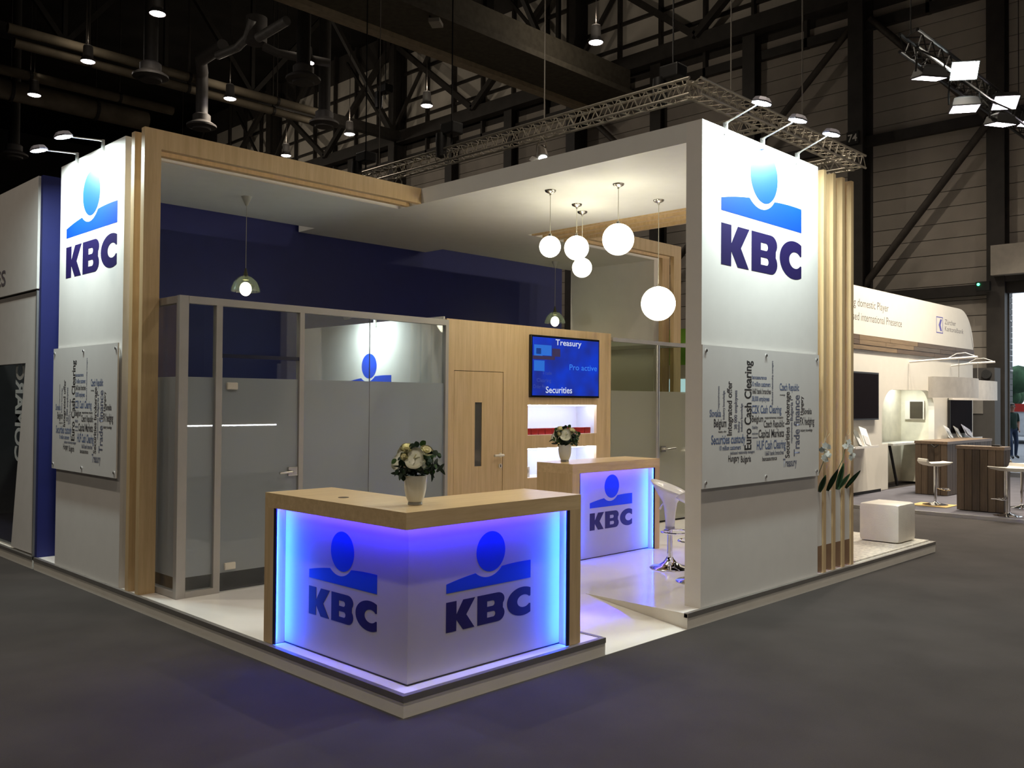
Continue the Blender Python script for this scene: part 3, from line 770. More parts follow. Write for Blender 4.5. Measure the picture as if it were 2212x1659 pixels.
# row of red boxes in the upper niche
RED = mat('red_box_card', (0.35, 0.02, 0.018), 0.35, var=.15, scale=14)
me = mesh_from(box(new_bm(), -.055, .055, -.03, .03, 0, .075), 'red_box', bevel=.004); me.materials.append(RED)
for i in range(10):
    o = obj_me('red_box', me); o.location = (4.405 + i * .121, YG + .09, N1[0])
    tag(o, ('small red box at the left end of the row in the upper niche', 'small red box second from the left in the upper niche', 'small red box third from the left in the upper niche', 'small red box fourth from the left, left of the flowers', 'small red box behind the left edge of the white flowers', 'small red box hidden behind the white flowers', 'small red box just right of the white flowers', 'small red box third from the right end of the niche', 'small red box second from the right end of the niche', 'small red box at the right end of the row in the niche')[i], 'box', 'red boxes in the upper niche')
ct = thing('small_carton', 'small white carton with round mark at the left end of the lower niche', 'carton', (4.415, YG + .12, N2[0]))
B('box', WHITE, ct, 4.36, 4.47, YG + .08, YG + .18, N2[0], N2[0] + .12, bevel=.004)
obj('round_mark', rod(new_bm(), (4.415, YG + .076, N2[0] + .07), (4.415, YG + .081, N2[0] + .07), .03, n=18), ALU, ct)
# wall screen
tv = thing('wall_screen', 'wall screen showing blue slide with white and blue words', 'screen', (4.98, YG, 2.15))
TX0, TX1, TZ0, TZ1 = 4.355, 5.598, 1.80, 2.526
B('bezel', mat('bezel_black', (0.008, 0.008, 0.009), 0.25), tv, TX0, TX1, YG - .035, YG + .002, TZ0, TZ1, bevel=.006)
m = bpy.data.materials.new('screen_blue_slide'); N, L, P = nodes_of(m)
P.inputs['Base Color'].default_value = (0.01, 0.01, 0.02, 1); P.inputs['Roughness'].default_value = .2
tc = N.new('ShaderNodeTexCoord'); nz = N.new('ShaderNodeTexNoise'); nz.inputs['Scale'].default_value = 3.2; nz.inputs['Detail'].default_value = 2
L.new(tc.outputs['Object'], nz.inputs['Vector'])
gr = N.new('ShaderNodeValToRGB'); gr.color_ramp.elements[0].color = (0.012, 0.03, 0.33, 1); gr.color_ramp.elements[1].color = (0.002, 0.05, 0.75, 1)
gr.color_ramp.elements[0].position = .35; gr.color_ramp.elements[1].position = .65
L.new(nz.outputs['Fac'], gr.inputs[0]); L.new(gr.outputs[0], P.inputs['Emission Color']); P.inputs['Emission Strength'].default_value = 0.75
scr = B('screen', m, tv, TX0 + .022, TX1 - .022, YG - .038, YG - .036, TZ0 + .025, TZ1 - .025)
SW = emis('screen_white', (0.75, 0.82, 1.0), .8, .02); SB = emis('screen_light_blue', (0.02, 0.22, .95), .8, .02); SD = emis('screen_dim', (0.03, 0.09, .6), .5, .02)
YT = YG - .039
def sp(px, py):   # fraction of the screen from left / top
    return (TX0 + .022 + (TX1 - TX0 - .044) * px, YT, TZ1 - .025 - (TZ1 - TZ0 - .05) * py)
place_text('screen_word', 'Treasury', scr, sp(.33, .115), (1, 0, 0), (0, 0, 1), .47, .068, SW, .012)
place_text('screen_word', 'Pro active', scr, sp(.54, .54), (1, 0, 0), (0, 0, 1), .52, .068, SB, .01)
place_text('screen_word', 'Securities', scr, sp(.19, .955), (1, 0, 0), (0, 0, 1), .47, .075, SW, .012)
place_text('screen_word', 'Trade', scr, sp(.14, .64), (1, 0, 0), (0, 0, 1), .16, .04, SD)
place_text('screen_word', 'Clearing', scr, sp(.06, .77), (1, 0, 0), (0, 0, 1), .25, .045, SD)
place_text('screen_word', 'Order Flow', scr, sp(.01, .88), (1, 0, 0), (0, 0, 1), .25, .045, SD)
SP1 = emis('screen_picture_cyan', (0.0, 0.16, .75), .8, .02); SP2 = emis('screen_picture_dark', (0.03, 0.012, .10), .6, .02)
for a, c, d, e_, mm in ((.02, .14, .13, .32, SP1), (.14, .27, .13, .31, SP1), (.05, .12, .19, .29, SP2), (.0, .32, .32, .38, SP2), (.02, .17, .40, .58, SP1), (.28, .40, .18, .32, SP2)):
    q0 = sp(a, e_); q1 = sp(c, d)
    B('screen_picture', mm, scr, q0[0], q1[0], YT, YT + .0012, q0[2], q1[2])

# ================================================================== RECEPTION COUNTERS
CW = mat('counter_panel_white', (0.54, 0.52, 0.53), 0.5, var=.015)
c1 = thing('reception_counter', 'L-shaped oak counter with blue-lit white front panels and two logos', 'counter', (.8, .8, HP))
F, D, E1, TZ, BZ, PT = .032, .565, 1.545, 1.128, 1.03, .112
b = new_bm(); prism(b, [(F, F), (E1, F), (E1, D), (D, D), (D, E1), (F, E1)], 'z', BZ, TZ)
obj('worktop', b, OAK_X, c1)
B('end_panel', OAK, c1, F, D, E1 - PT, E1, HP + .004, BZ)
B('end_panel', OAK, c1, E1 - PT, E1, F, D, HP + .004, BZ)
R0 = .125
b = new_bm(); prism(b, [(R0, R0), (E1 - PT, R0), (E1 - PT, R0 + .02), (R0 + .02, R0 + .02), (R0 + .02, E1 - PT), (R0, E1 - PT)], 'z', HP + .006, BZ)
obj('front_panel', b, CW, c1)
b = new_bm(); prism(b, [(R0 - .003, R0 - .003), (E1 - PT, R0 - .003), (E1 - PT, R0), (R0, R0), (R0, E1 - PT), (R0 - .003, E1 - PT)], 'z', HP + .004, HP + .010)
obj('shadow_joint', b, BLACK, c1)
bank_logo(c1, (R0 - .0008, 1.142, .368), (0, -1, 0), .727)
bank_logo(c1, (.416, R0 - .0008, .372), (1, 0, 0), .732)
# blue LED strips tucked behind the oak lip, along the top and up both ends
LED_TOP = emis('blue_led_strip_top', (0.030, 0.016, 1.0), 150.0)
LIP = mat('shaded_lip_navy', (0.01, 0.01, 0.05), .3)  # navy colour puts the shade along the lip into the material
def led_post(t, x0, x1, y0, y1, lip):
    B('led_strip', LED_BLUE, t, x0, x1, y0, y1, HP + .02, BZ - .012); B('led_lip', LIP, t, *lip, HP + .006, BZ)
B('led_strip', LED_TOP, c1, F + .045, F + .055, F + .06, E1 - PT - .01, BZ - .005, BZ - .001)
B('led_strip', LED_TOP, c1, F + .06, E1 - PT - .01, F + .045, F + .055, BZ - .005, BZ - .001)
e_ = E1 - PT
led_post(c1, F + .009, F + .013, e_ - .020, e_ - .004, (F, F + .008, e_ - .030, e_))
led_post(c1, e_ - .020, e_ - .004, F + .009, F + .013, (e_ - .030, e_, F, F + .008))
obj('cable_hole', rod(new_bm(), (.232, .923, TZ - .002), (.232, .923, TZ + .0015), .035, n=20), mat('hole_dark', (0.05, 0.03, 0.015), .6), c1)
B('inner_panel', OAK, c1, D - .02, D, D, E1 - PT, HP + .004, BZ)

c2 = thing('reception_counter', 'straight oak counter with blue-lit logo panel in front of the store room', 'counter', (4.46, 2.2, HP))
X0, X1, Y0, Y1, T2, B2 = 3.718, 5.218, 1.973, 2.46, 1.127, 1.027
B('worktop', OAK_X, c2, X0, X1, Y0, Y1, B2, T2)
B('end_panel', OAK, c2, X0, X0 + .114, Y0, Y1, HP + .002, B2)
B('end_panel', OAK, c2, X1 - .086, X1, Y0, Y1, HP + .002, B2)
B('front_panel', CW, c2, X0 + .114, X1 - .086, Y0 + .095, Y0 + .115, HP + .006, B2)
B('shadow_joint', BLACK, c2, X0 + .114, X1 - .086, Y0 + .092, Y0 + .095, HP + .003, HP + .010)
bank_logo(c2, (4.108, Y0 + .0942, .412), (1, 0, 0), .727)
B('led_strip', LED_TOP, c2, X0 + .12, X1 - .1, Y0 + .045, Y0 + .055, B2 - .005, B2 - .001)
e_ = X1 - .086
led_post(c2, e_ - .020, e_ - .004, Y0 + .009, Y0 + .013, (e_ - .026, e_, Y0, Y0 + .008))
e_ = X0 + .114
led_post(c2, e_ + .002, e_ + .008, Y0 + .009, Y0 + .013, (e_, e_ + .010, Y0, Y0 + .008))

# ------------------------------------------------------------------ flower vases
VASE = mat('frosted_vase', (0.66, 0.69, 0.67), 0.3, var=.03)
VFOOT = mat('clear_glass_foot', (0.35, 0.35, 0.32), 0.08, 0.3)
PETAL = mat('cream_petal', (0.92, 0.92, 0.78), 0.5, var=.05, scale=20)
ROSE = mat('yellow_white_rose', (0.90, 0.86, 0.56), 0.55, var=.1, scale=30)
GREEN = [mat('eucalyptus_leaf', (0.035, 0.075, 0.035), 0.55, var=.3, scale=20), mat('bright_leaf', (0.06, 0.14, 0.03), 0.5, var=.3, scale=20), mat('dark_leaf', (0.018, 0.035, 0.018), 0.5, var=.3, scale=20)]
def leaf_mesh(w, l, m, curl=.2):
    b = new_bm(); rows = []
    for i in range(6):
        t = i / 5; ww = w * math.sin(PI * (.08 + .9 * t)) ** .7 * .5
        z = curl * l * (t - t * t) ; y = l * t
        rows.append([b.verts.new((-ww, y, z + .12 * ww)), b.verts.new((0, y, z)), b.verts.new((ww, y, z + .12 * ww))])
    for a, c in zip(rows, rows[1:]):
        for k in range(2): b.faces.new((a[k], a[k + 1], c[k + 1], c[k]))
    ext = bmesh.ops.solidify(b, geom=b.faces[:], thickness=.0012)
    me = mesh_from(b, 'leaf', smooth='all'); me.materials.append(m); return me
LEAF = [leaf_mesh(.042, .045, GREEN[0]), leaf_mesh(.040, .048, GREEN[1]), leaf_mesh(.026, .085, GREEN[2])]
def spathe_mesh():
    """heart-shaped, slightly cupped white flower bract"""
    b = new_bm(); c = b.verts.new((0, 0, .004)); ring = []; n = 26
    for i in range(n):
        a = 2 * PI * i / n
        r = .062 * (1 - .22 * math.sin(a)) if math.sin(a) < 0 else .062 * (1 + .16 * abs(math.cos(a)) - .30 * math.exp(-((a - PI / 2) / .28) ** 2))
        ring.append((r, a))
    r1 = [b.verts.new((math.cos(a) * r * .55, math.sin(a) * r * .62, -.002)) for r, a in ring]
    r2 = [b.verts.new((math.cos(a) * r, math.sin(a) * r * 1.15, .012 + .006 * math.cos(3 * a))) for r, a in ring]
    for i in range(n):
        j = (i + 1) % n
        b.faces.new((c, r1[i], r1[j])); b.faces.new((r1[i], r2[i], r2[j], r1[j]))
    bmesh.ops.solidify(b, geom=b.faces[:], thickness=.002)
    me = mesh_from(b, 'spathe', smooth='all'); me.materials.append(PETAL); return me
SPATHE = spathe_mesh()
def rose_mesh():
    b = new_bm()
    for ring, (n, r, tilt, h) in enumerate(((3, .012, .2, .045), (5, .022, .5, .042), (6, .034, .9, .036))):
        for i in range(n):
            a0 = 2 * PI * (i + ring * .4) / n
            for seg in range(3):
                pass
            pts = []
            for u in (-1, -.4, .4, 1):
                col = []
                for v in (0, .5, 1):
                    rr = r * (.35 + .65 * v) + (.010 * v * v * tilt)
                    a = a0 + u * (1.25 * PI / n) * (1 - .15 * v)
                    col.append(b.verts.new((math.cos(a) * rr, math.sin(a) * rr, h * v * (1 - .10 * u * u) - .012 * tilt * v * v)))
                pts.append(col)
            for p, q in zip(pts, pts[1:]):
                for k in range(2): b.faces.new((p[k], p[k + 1], q[k + 1], q[k]))
    bmesh.ops.solidify(b, geom=b.faces[:], thickness=.0015)
    ball(b, (0, 0, .018), .016, 10, 6)
    me = mesh_from(b, 'rose', smooth='all'); me.materials.append(ROSE); return me
RSE = rose_mesh()
def put(name, me, parent, loc, direction, spin=0.0, scale=1.0):
    o = obj_me(name, me, parent)
    q = Vector(direction).to_track_quat('Z', 'Y')
    o.rotation_mode = 'QUATERNION'
    from mathutils import Quaternion
    o.rotation_quaternion = q @ Quaternion((0, 0, 1), spin)
    o.location = Vector(loc); o.scale = (scale,) * 3
    return o
def vase(loc, label_v, label_f, k, seed):
    t = thing('flower_vase', label_v, 'vase', loc, 'frosted vases on the counters')
    x, y, z = loc
    obj('bowl', lathe(new_bm(), [(0, .026 * k), (.052 * k, .026 * k), (.067 * k, .06 * k), (.078 * k, .11 * k), (.083 * k, .17 * k), (.085 * k, .215 * k), (.080 * k, .215 * k), (.074 * k, .13 * k), (.05 * k, .045 * k), (0, .04 * k)], loc, 28), VASE, t, smooth=True)
    obj('foot', lathe(new_bm(), [(0, 0), (.050 * k, 0), (.054 * k, .006 * k), (.050 * k, .026 * k), (0, .026 * k)], loc, 28), VFOOT, t, smooth=True)
    f = thing('flower_bouquet', label_f, 'flowers', (x, y, z + .2 * k), 'white flower bouquets')
    ORIG[f.name] = Vector((x, y, z + .2 * k))
    rnd = random.Random(seed)
    # bouquet built in local space, k scales it; viewing side is (-.7,-.7)
    vd = Vector((-.70, -.71, 0)); rt = Vector((.71, -.70, 0)); up = Vector((0, 0, 1))
    def L3(a, h, d): return (rt * a + up * (h * 1.15 + .03) + vd * d) * k
    mass = new_bm()
    for i in range(9):
        ball(mass, L3(rnd.uniform(-.06, .06), .02 + rnd.random() * .05, rnd.uniform(-.06, -.01)) + Vector((x, y, z + .2 * k)), .045 * k, 8, 5)
    obj('inner_foliage', mass, GREEN[2], f)
    for i in range(80):
        a = rnd.uniform(-.14, .16); h = rnd.uniform(.0, .14); d = rnd.uniform(-.06, .09)
        if abs(a) < .07 and h > .04 and d > .04: d = .02
        kind = 2 if h < .06 and rnd.random() < .7 else (1 if rnd.random() < .3 else 0)
        dirv = rt * (a * 4 + rnd.uniform(-.5, .5)) + up * rnd.uniform(-.1, .7) + vd * rnd.uniform(.1, 1.0)
        put('leaf', LEAF[kind], f, L3(a, h, d), dirv, rnd.random() * 6.28, k)
    for i in range(56):
        if i % 3: a, h, d = rnd.uniform(.03, .145), rnd.uniform(-.01, .10), rnd.uniform(-.02, .08)
        else: a, h, d = rnd.uniform(-.12, -.0), rnd.uniform(-.015, .05), rnd.uniform(.0, .085)
        put('leaf', LEAF[rnd.choice((0, 0, 2, 2, 1))], f, L3(a, h, d), rt * (a * 5 + rnd.uniform(-.6, .6)) + up * rnd.uniform(-.2, .8) + vd * rnd.uniform(.4, 1.2), rnd.random() * 6.28, k * rnd.uniform(.7, 1.0))
    for a, h, d in ((-.115, -.02, .05), (.10, .015, .06), (.12, .03, .03)):
        o = put('leaf', LEAF[2], f, L3(a * .8, h + .02, d), rt * (.2 if a > 0 else -.2) + vd + up * .3, PI / 2 * (1 if a < 0 else -1), k)
    put('anthurium', SPATHE, f, L3(-.005, .10, .085), vd * .85 + up * .45 - rt * .25, .55, 1.12 * k)
    put('anthurium', SPATHE, f, L3(-.10, .095, .02), vd * .6 - rt * .7 + up * .35, -.4, 1.15 * k)
    put('anthurium', SPATHE, f, L3(.03, .065, .082), vd * .8 + rt * .5 - up * .1, 1.2, .72 * k)
    for st in ((-.005, .10, .088), (-.10, .095, .03)):
        p0 = L3(*st) + Vector((x, y, z + .2 * k)); obj('spadix', rod(new_bm(), p0, p0 + (vd * .02 + up * .03 + rt * .02) * k, .006 * k, .004 * k), ROSE, f, smooth=True)
    put('rose', RSE, f, L3(-.06, .145, .03), vd * .6 + up * .7, .3, 1.15 * k)
    put('rose', RSE, f, L3(.075, .13, .035), vd * .6 + up * .6 + rt * .3, 1.1, 1.2 * k)
    put('rose', RSE, f, L3(-.075, .105, .07), vd * .9 + up * .3, 2.1, .7 * k)
    put('leaf', LEAF[1], f, L3(.035, .175, .02), vd + up * .2 + rt * .3, -.9, k * 1.1)
    put('leaf', LEAF[0], f, L3(.015, .165, .02), vd + up * .2, .3, k)
    put('leaf', LEAF[0], f, L3(-.03, .155, .05), vd + up * .2, -.4, k)
vase((.315, .300, TZ), 'frosted white vase on the front L-shaped counter', 'white anthurium and rose bouquet in the vase on the front counter', .83, 3)
vase((3.94, 2.27, T2), 'frosted white vase on the counter by the store room', 'white anthurium and rose bouquet in the vase by the screen wall', .83, 11)

# ------------------------------------------------------------------ tulip bar stools
STW = mat('stool_white_gloss', (0.78, 0.77, 0.78), 0.18, var=.01)
def tulip_stool(label, loc, rz):
    t = thing('bar_stool', label, 'stool', (0, 0, 0), 'white tulip bar stools at the counters')
    b = new_bm(); rings = []
    prof = [(.040, .40), (.052, .55), (.066, .64), (.10, .70), (.155, .755), (.185, .79), (.180, .797), (.145, .768), (.10, .738), (0.03, .725)]
    n = 28
    for i, (r, z) in enumerate(prof):
        ring = []
        for k in range(n):
            a = 2 * PI * k / n
            w = max(0, (z - .66) / .14)
            zz = z + .075 * w * (-math.cos(a)) ** 1 * (1 if r > .1 else .5) * (1 if z > .7 else .4)
            ring.append(b.verts.new((r * math.cos(a) * 1.05, r * math.sin(a) * (1 + .08 * w), zz)))
        rings.append(ring)
    for a, c in zip(rings, rings[1:]):
        for k in range(n): b.faces.new((a[k], a[(k + 1) % n], c[(k + 1) % n], c[k]))
    b.faces.new(rings[-1]); b.faces.new(rings[0][::-1])
    obj('seat_shell', b, STW, t, smooth='all')
    obj('pole', rod(new_bm(), (0, 0, .02), (0, 0, .42), .028, n=18), CHROME, t, smooth=True)
    obj('collar', rod(new_bm(), (0, 0, .385), (0, 0, .41), .046, n=18), mat('grey_collar', (0.30, 0.29, 0.33), .4), t, smooth=True)
    obj('base', lathe(new_bm(), [(0, 0), (.195, 0), (.2, .006), (.19, .014), (.12, .03), (.07, .06), (.045, .09), (.034, .11), (0, .11)], n=36), CHROME, t, smooth=True)
    ring = [(.15 * math.cos(a) + .06, .15 * math.sin(a), .36) for a in [math.radians(q) for q in range(-150, 151, 15)]]
    obj('footrest', tube(new_bm(), [(0, 0, .37)] + ring + [(0, 0, .37)], .010, 8), CHROME, t, smooth=True)
    obj('lever', tube(new_bm(), [(-.045, -.01, .655), (-.075, -.015, .62), (-.1, -.02, .575)], [.006, .008, .011], 8), STW, t, smooth=True)
    obj('lever_slot', bar(new_bm(), (-.052, -.02, .69), (-.066, -.02, .672), .012, .012), BLACK, t)
    t.location = loc; t.rotation_euler = (0, 0, rz)
    return t
tulip_stool('white tulip bar stool with chrome base beside the second counter', (4.30, 1.20, HP), math.radians(-68))
tulip_stool('white tulip bar stool almost hidden behind the right tower', (3.93, .64, HP), math.radians(60))

# ------------------------------------------------------------------ globe pendants
for (x, y, zc, r), lab in zip(((3.5, 2.1, 3.304, .107), (4.163, 2.317, 3.40, .131), (4.492, 2.516, 3.245, .109), (3.747, 1.435, 3.33, .153), (4.589, 1.558, 2.785, .178)),
        ('opal globe pendant farthest left of the cluster', 'opal globe pendant above the small low globe', 'smallest opal globe pendant, low in the middle of the cluster', 'large opal globe pendant high in the cluster', 'largest and lowest opal globe pendant at the right')):
    t = thing('globe_pendant', lab, 'lamp', (x, y, zc - r), 'opal globe pendants')
    obj('globe', ball(new_bm(), (x, y, zc), r, 32, 18), GLOBE, t, smooth='all')
    obj('cord', rod(new_bm(), (x, y, zc + r), (x, y, HB - .05), .0035, n=6), mat('cord_grey', (0.45, 0.43, 0.36), .5), t)
    obj('canopy', lathe(new_bm(), [(0, -.055), (.008, -.05), (.012, -.035), (.05, -.018), (.058, -.004), (.058, 0), (0, 0)], (x, y, HB), 24), NICKEL, t, smooth=True)
    obj('cap', lathe(new_bm(), [(.02, 0), (.02, .018), (.006, .028), (0, .028)], (x, y, zc + r * .985), 16), NICKEL, t, smooth=True)
# clear glass pendants with a bare bulb
CG = glass('blue_grey_shade_glass', (0.72, 0.80, 0.80), 0.09, 0.0, (0.45, 0.52, 0.50), 0.035)
BULB = emis('warm_bulb', (1.0, 0.80, 0.42), 26.0)
for (x, y, zc), lab, k in (((1.567, 4.627, 2.93), 'clear glass pendant lamp over the left cabin', 1.15), ((6.97, 5.13, 2.99), 'clear glass pendant lamp over the wood wall at the back', 1.2)):
    t = thing('glass_pendant', lab, 'lamp', (x, y, zc - .05), 'clear glass pendants')
    obj('shade', lathe(new_bm(), [(.02 * k, .10 * k), (.06 * k, .085 * k), (.105 * k, .04 * k), (.128 * k, -.02 * k), (.130 * k, -.045 * k), (.127 * k, -.045 * k), (.125 * k, -.02 * k), (.102 * k, .037 * k), (.058 * k, .08 * k), (.02 * k, .095 * k)], (x, y, zc), 30), CG, t, smooth=True)
    obj('bulb', ball(new_bm(), (x, y, zc - .022 * k), .052 * k, 20, 12, sz=1.2), BULB, t, smooth='all')
    obj('socket', lathe(new_bm(), [(0, .17 * k), (.008, .165 * k), (.022 * k, .10 * k), (.03 * k, .06 * k), (0, .055 * k)], (x, y, zc), 16), mat('olive_socket', (0.10, 0.10, 0.05), .5), t, smooth=True)
    obj('cord', rod(new_bm(), (x, y, zc + .16 * k), (x, y, HB - .09), .003, n=6), MATS['cord_grey'], t)
    obj('canopy', lathe(new_bm(), [(0, -.10), (.012, -.095), (.055, -.004), (.055, 0), (0, 0)], (x, y, HB), 20), mat('canopy_grey', (0.45, 0.45, 0.44), .5), t, smooth=True)

# ------------------------------------------------------------------ arm floodlights on the towers
def arm_flood(label, foot, head, aim, watts, cat='lamp', col=(0.86, 1.0, 0.97), spread=165):
    foot, head, aim = Vector(foot), Vector(head), Vector(aim)
    t = thing('arm_floodlight', label, cat, foot, 'arm floodlights of the stand')
    d = (head - foot).normalized()
    flat = Vector((d.x, d.y, 0)).normalized()
    base = new_bm(); bar(base, foot + Vector((0, 0, -.07)), foot + Vector((0, 0, .03)), .035, .02); obj('clamp', base, mat('clamp_grey', (0.35, 0.35, 0.34), .45, .4), t)
    obj('arm', tube(new_bm(), [foot + Vector((0, 0, .02)), foot + (head - foot) * .12 + Vector((0, 0, .02)), head - d * .03], [.013, .007, .006], 10), ALU, t, smooth=True)
    n = (aim - head).normalized()
    side = n.cross(Vector((0, 0, 1))).normalized(); fwd = side.cross(n)
    def oct_(r, dist, k=8):
        return [head + n * dist + side * (r * 1.25 * math.cos(PI / 8 + i * PI / 4)) + fwd * (r * .85 * math.sin(PI / 8 + i * PI / 4)) for i in range(k)]
    b = new_bm(); A = [b.verts.new(q) for q in oct_(.062, -.03)]; C_ = [b.verts.new(q) for q in oct_(.085, .0)]; Dd = [b.verts.new(q) for q in oct_(.085, .014)]
    for P_, Q_ in ((A, C_), (C_, Dd)):
        for i in range(8): b.faces.new((P_[i], P_[(i + 1) % 8], Q_[(i + 1) % 8], Q_[i]))
    b.faces.new(A[::-1]); obj('head', b, mat('flood_head_violet_grey', (0.30, 0.29, 0.34), .4, .3), t)
    b = new_bm(); Q1 = [b.verts.new(q) for q in oct_(.08, .013)]; c_ = b.verts.new(head + n * .022)
    for i in range(8): b.faces.new((Q1[i], Q1[(i + 1) % 8], c_))
    obj('lens', b, LENS, t)
    light_disk(t, 'flood_light', head + n * .035, n, watts, col, .13, spread)
ARM_W = 32.0
for i, (x, lab) in enumerate(((3.356, 'arm floodlight nearest the corner of the right tower'), (3.967, 'middle arm floodlight on the right tower'), (4.608, 'arm floodlight at the slat end of the right tower'))):
    arm_flood(lab, (x, .02, 4.05), (x, -.31, 4.175 + .02 * (i == 2)), (x, -.19, 3.5), ARM_W)
for y, lab in ((4.398, 'arm floodlight on the left tower nearer the oak frame'), (5.023, 'arm floodlight on the left tower nearer the navy wall')):
    arm_flood(lab, (.01, y, 4.06), (-.33, y, 4.055), (-.2, y, 3.4), ARM_W)
arm_flood('arm floodlight above the partition inside the left cabin', (3.07, 4.40, 2.66), (2.72, 4.40, 2.70), (3.08, 4.40, 2.25), 9.0, spread=150)

# ------------------------------------------------------------------ orchid planter behind the slats
pl = thing('planter_box', 'white planter on brown plinth behind the oak slats', 'planter', (5.45, .2, HP))
for x0, x1 in ((5.052, 5.170), (5.232, 5.376), (5.438, 5.582), (5.644, 5.788)):
    B('plinth_panel', mat('brown_plinth', (0.26, 0.155, 0.09), .6, var=.12), pl, x0, x1, .045, .06, HP + .02, .385)
    B('front_panel', WHITE, pl, x0, x1, .045, .06, .385, .905)
for x0, x1 in ((5.052, 5.170), (5.232, 5.376), (5.438, 5.582), (5.644, 5.788)): B('soil', mat('soil', (0.03, 0.02, 0.012), .95), pl, x0, x1, .06, .18, .86, .90)
ORW = mat('orchid_white', (0.95, 0.95, 0.88), .5, var=.04)
def orchid_mesh():
    b = new_bm()
    for i, (a, w, l) in enumerate(((90, .030, .040), (15, .042, .042), (165, .042, .042), (235, .030, .036), (305, .030, .036))):
        ca_, sa = math.cos(math.radians(a)), math.sin(math.radians(a)); rows = []
        for t in (0, .3, .65, .9, 1.0):
            ww = w * math.sin(PI * (.12 + .8 * t)) * .5
            rows.append([b.verts.new((ca_ * l * t - sa * s * ww, sa * l * t + ca_ * s * ww, .006 * t - .008 * t * t)) for s in (-1, 1)])
        for p, q in zip(rows, rows[1:]): b.faces.new((p[0], p[1], q[1], q[0]))
    bmesh.ops.solidify(b, geom=b.faces[:], thickness=.0012)
    me = mesh_from(b, 'blossom', smooth='all'); me.materials.append(ORW); return me
ORC = orchid_mesh()
STEM = mat('orchid_stem', (0.10, 0.12, 0.05), .6); OLEAF = mat('orchid_leaf', (0.015, 0.05, 0.015), .35, var=.2)
YO = .075
for lab, x, top, blooms, lv in (('white orchid at the left of the planter behind the slats', 5.12, (5.16, 1.36), [(5.06, 1.31), (5.11, 1.35), (5.15, 1.28), (5.20, 1.34), (5.19, 1.26), (5.07, 1.24), (5.14, 1.22)], [(-.15, .18, 5.12), (.30, .24, 5.29)]),
                                ('white orchid at the right of the planter reaching past the last slat', 5.51, (5.62, 1.37), [(5.58, 1.33), (5.64, 1.37), (5.66, 1.29), (5.71, 1.32), (5.73, 1.24), (5.67, 1.22)], [(-.05, .27, 5.50), (.5, .2, 5.53), (.7, .27, 5.70)])):
    t = thing('orchid', lab, 'plant', (x, YO, .905), 'white orchids in the planter')
    obj('stem', tube(new_bm(), [(x, YO, .90), (x, YO - .01, 1.05), (x * .6 + top[0] * .4, .012, 1.2), (top[0], .0, top[1])], .004, 6), STEM, t, smooth=True)
    for k, (bx, bz) in enumerate(blooms): put('blossom', ORC, t, Vector((bx, -.006 - .008 * (k % 3), bz)) - Vector((x, YO, .905)), (-.5, -.8, .2 - .15 * (k % 2)), k * .9, .85)
    for ang, ln, lx in lv:
        b = new_bm(); rows = []
        for i in range(7):
            q = i / 6; ww = .036 * math.sin(PI * (.15 + .8 * q))
            rows.append([b.verts.new((lx + math.sin(ang) * ln * q + s * ww * .8, YO - .03 - .075 * q - s * ww * .5, .90 + math.cos(ang) * ln * q * (1.0 - .2 * q * abs(ang)))) for s in (-1, 0, 1)])
        for p, q in zip(rows, rows[1:]):
            for k in range(2): b.faces.new((p[k], p[k + 1], q[k + 1], q[k]))
        bmesh.ops.solidify(b, geom=b.faces[:], thickness=.003)
        obj('leaf', b, OLEAF, t, smooth='all')
    for k in range(3):
        obj('twig', tube(new_bm(), [(top[0] - .04, .005, 1.34), (top[0] - .02 + .02 * k, .0, 1.43), (top[0] - .05 + .06 * k, -.01, 1.53 - .03 * k)], [.003, .002, .001], 5), mat('twig_tan', (0.5, 0.42, 0.28), .7), t)

# ------------------------------------------------------------------ leather pouf
pu = thing('leather_pouf', 'white leather cube pouf on the rug at the right', 'pouf', (7.63, .4, HP))
b = new_bm(); box(b, 7.38, 7.90, .165, .64, HP + .02, .59)
obj('cushion', b, mat('white_leather', (0.74, 0.69, 0.61), .45, var=.05, bump=.15, bscale=60), pu, smooth=True, bevel=.05)
pu.children[0].data.update()
for sx in (7.44, 7.80):
    for sy in (.23, .57): B('foot', BLACK, pu, sx, sx + .04, sy - .02, sy + .02, HP + .018, HP + .03)

# ================================================================== NEIGHBOUR STAND AT THE LEFT
ns = thing('neighbour_stand_wall', 'white wall of the neighbouring stand at the left edge with dark window', 'wall', (.02, 6.8, 0))
NWH = mat('neighbour_white', (0.72, 0.69, 0.66), .6, var=.03)
YN = 6.045
B('base', MATS['deck_side_white'], ns, 0, 3.0, YN, 14, 0, HP)
B('base_strip', TRIM, ns, -.006, .03, YN, 14, HP - .03, HP + .003)
b = new_bm()
prism(b, [(YN + .01, HP + .02), (YN + .01, 2.86), (14, 2.86), (14, 2.12), (6.43, 2.12), (6.80, HP + .02)], 'x', .022, .12)
obj('panel', b, NWH, ns)
B('fascia', NWH, ns, -.0, .12, YN + .01, 14, 2.88, 4.045)
B('shadow_gap', BLACK, ns, .03, .1, YN + .12, 14, 2.84, 2.88)
B('corner_profile', ALU, ns, .0, .03, YN, YN + .025, HP, 2.86)
B('window_pane', glass('smoked_glass', (0.62, 0.66, 0.68), .07), ns, .06, .07, 6.4, 14, HP + .02, 2.12)
B('back_wall', mat('stand_interior_grey', (0.30, 0.33, 0.36), .8), ns, 2.4, 2.5, YN + .1, 14, HP, 4.0)
B('end_wall', MATS['stand_interior_grey'], ns, .15, 2.4, 10.0, 10.1, HP, 3.0)
B('interior_floor', mat('stand_interior_blue', (0.03, 0.035, 0.12), .8), ns, .15, 2.4, YN + .1, 14, HP, HP + .01)
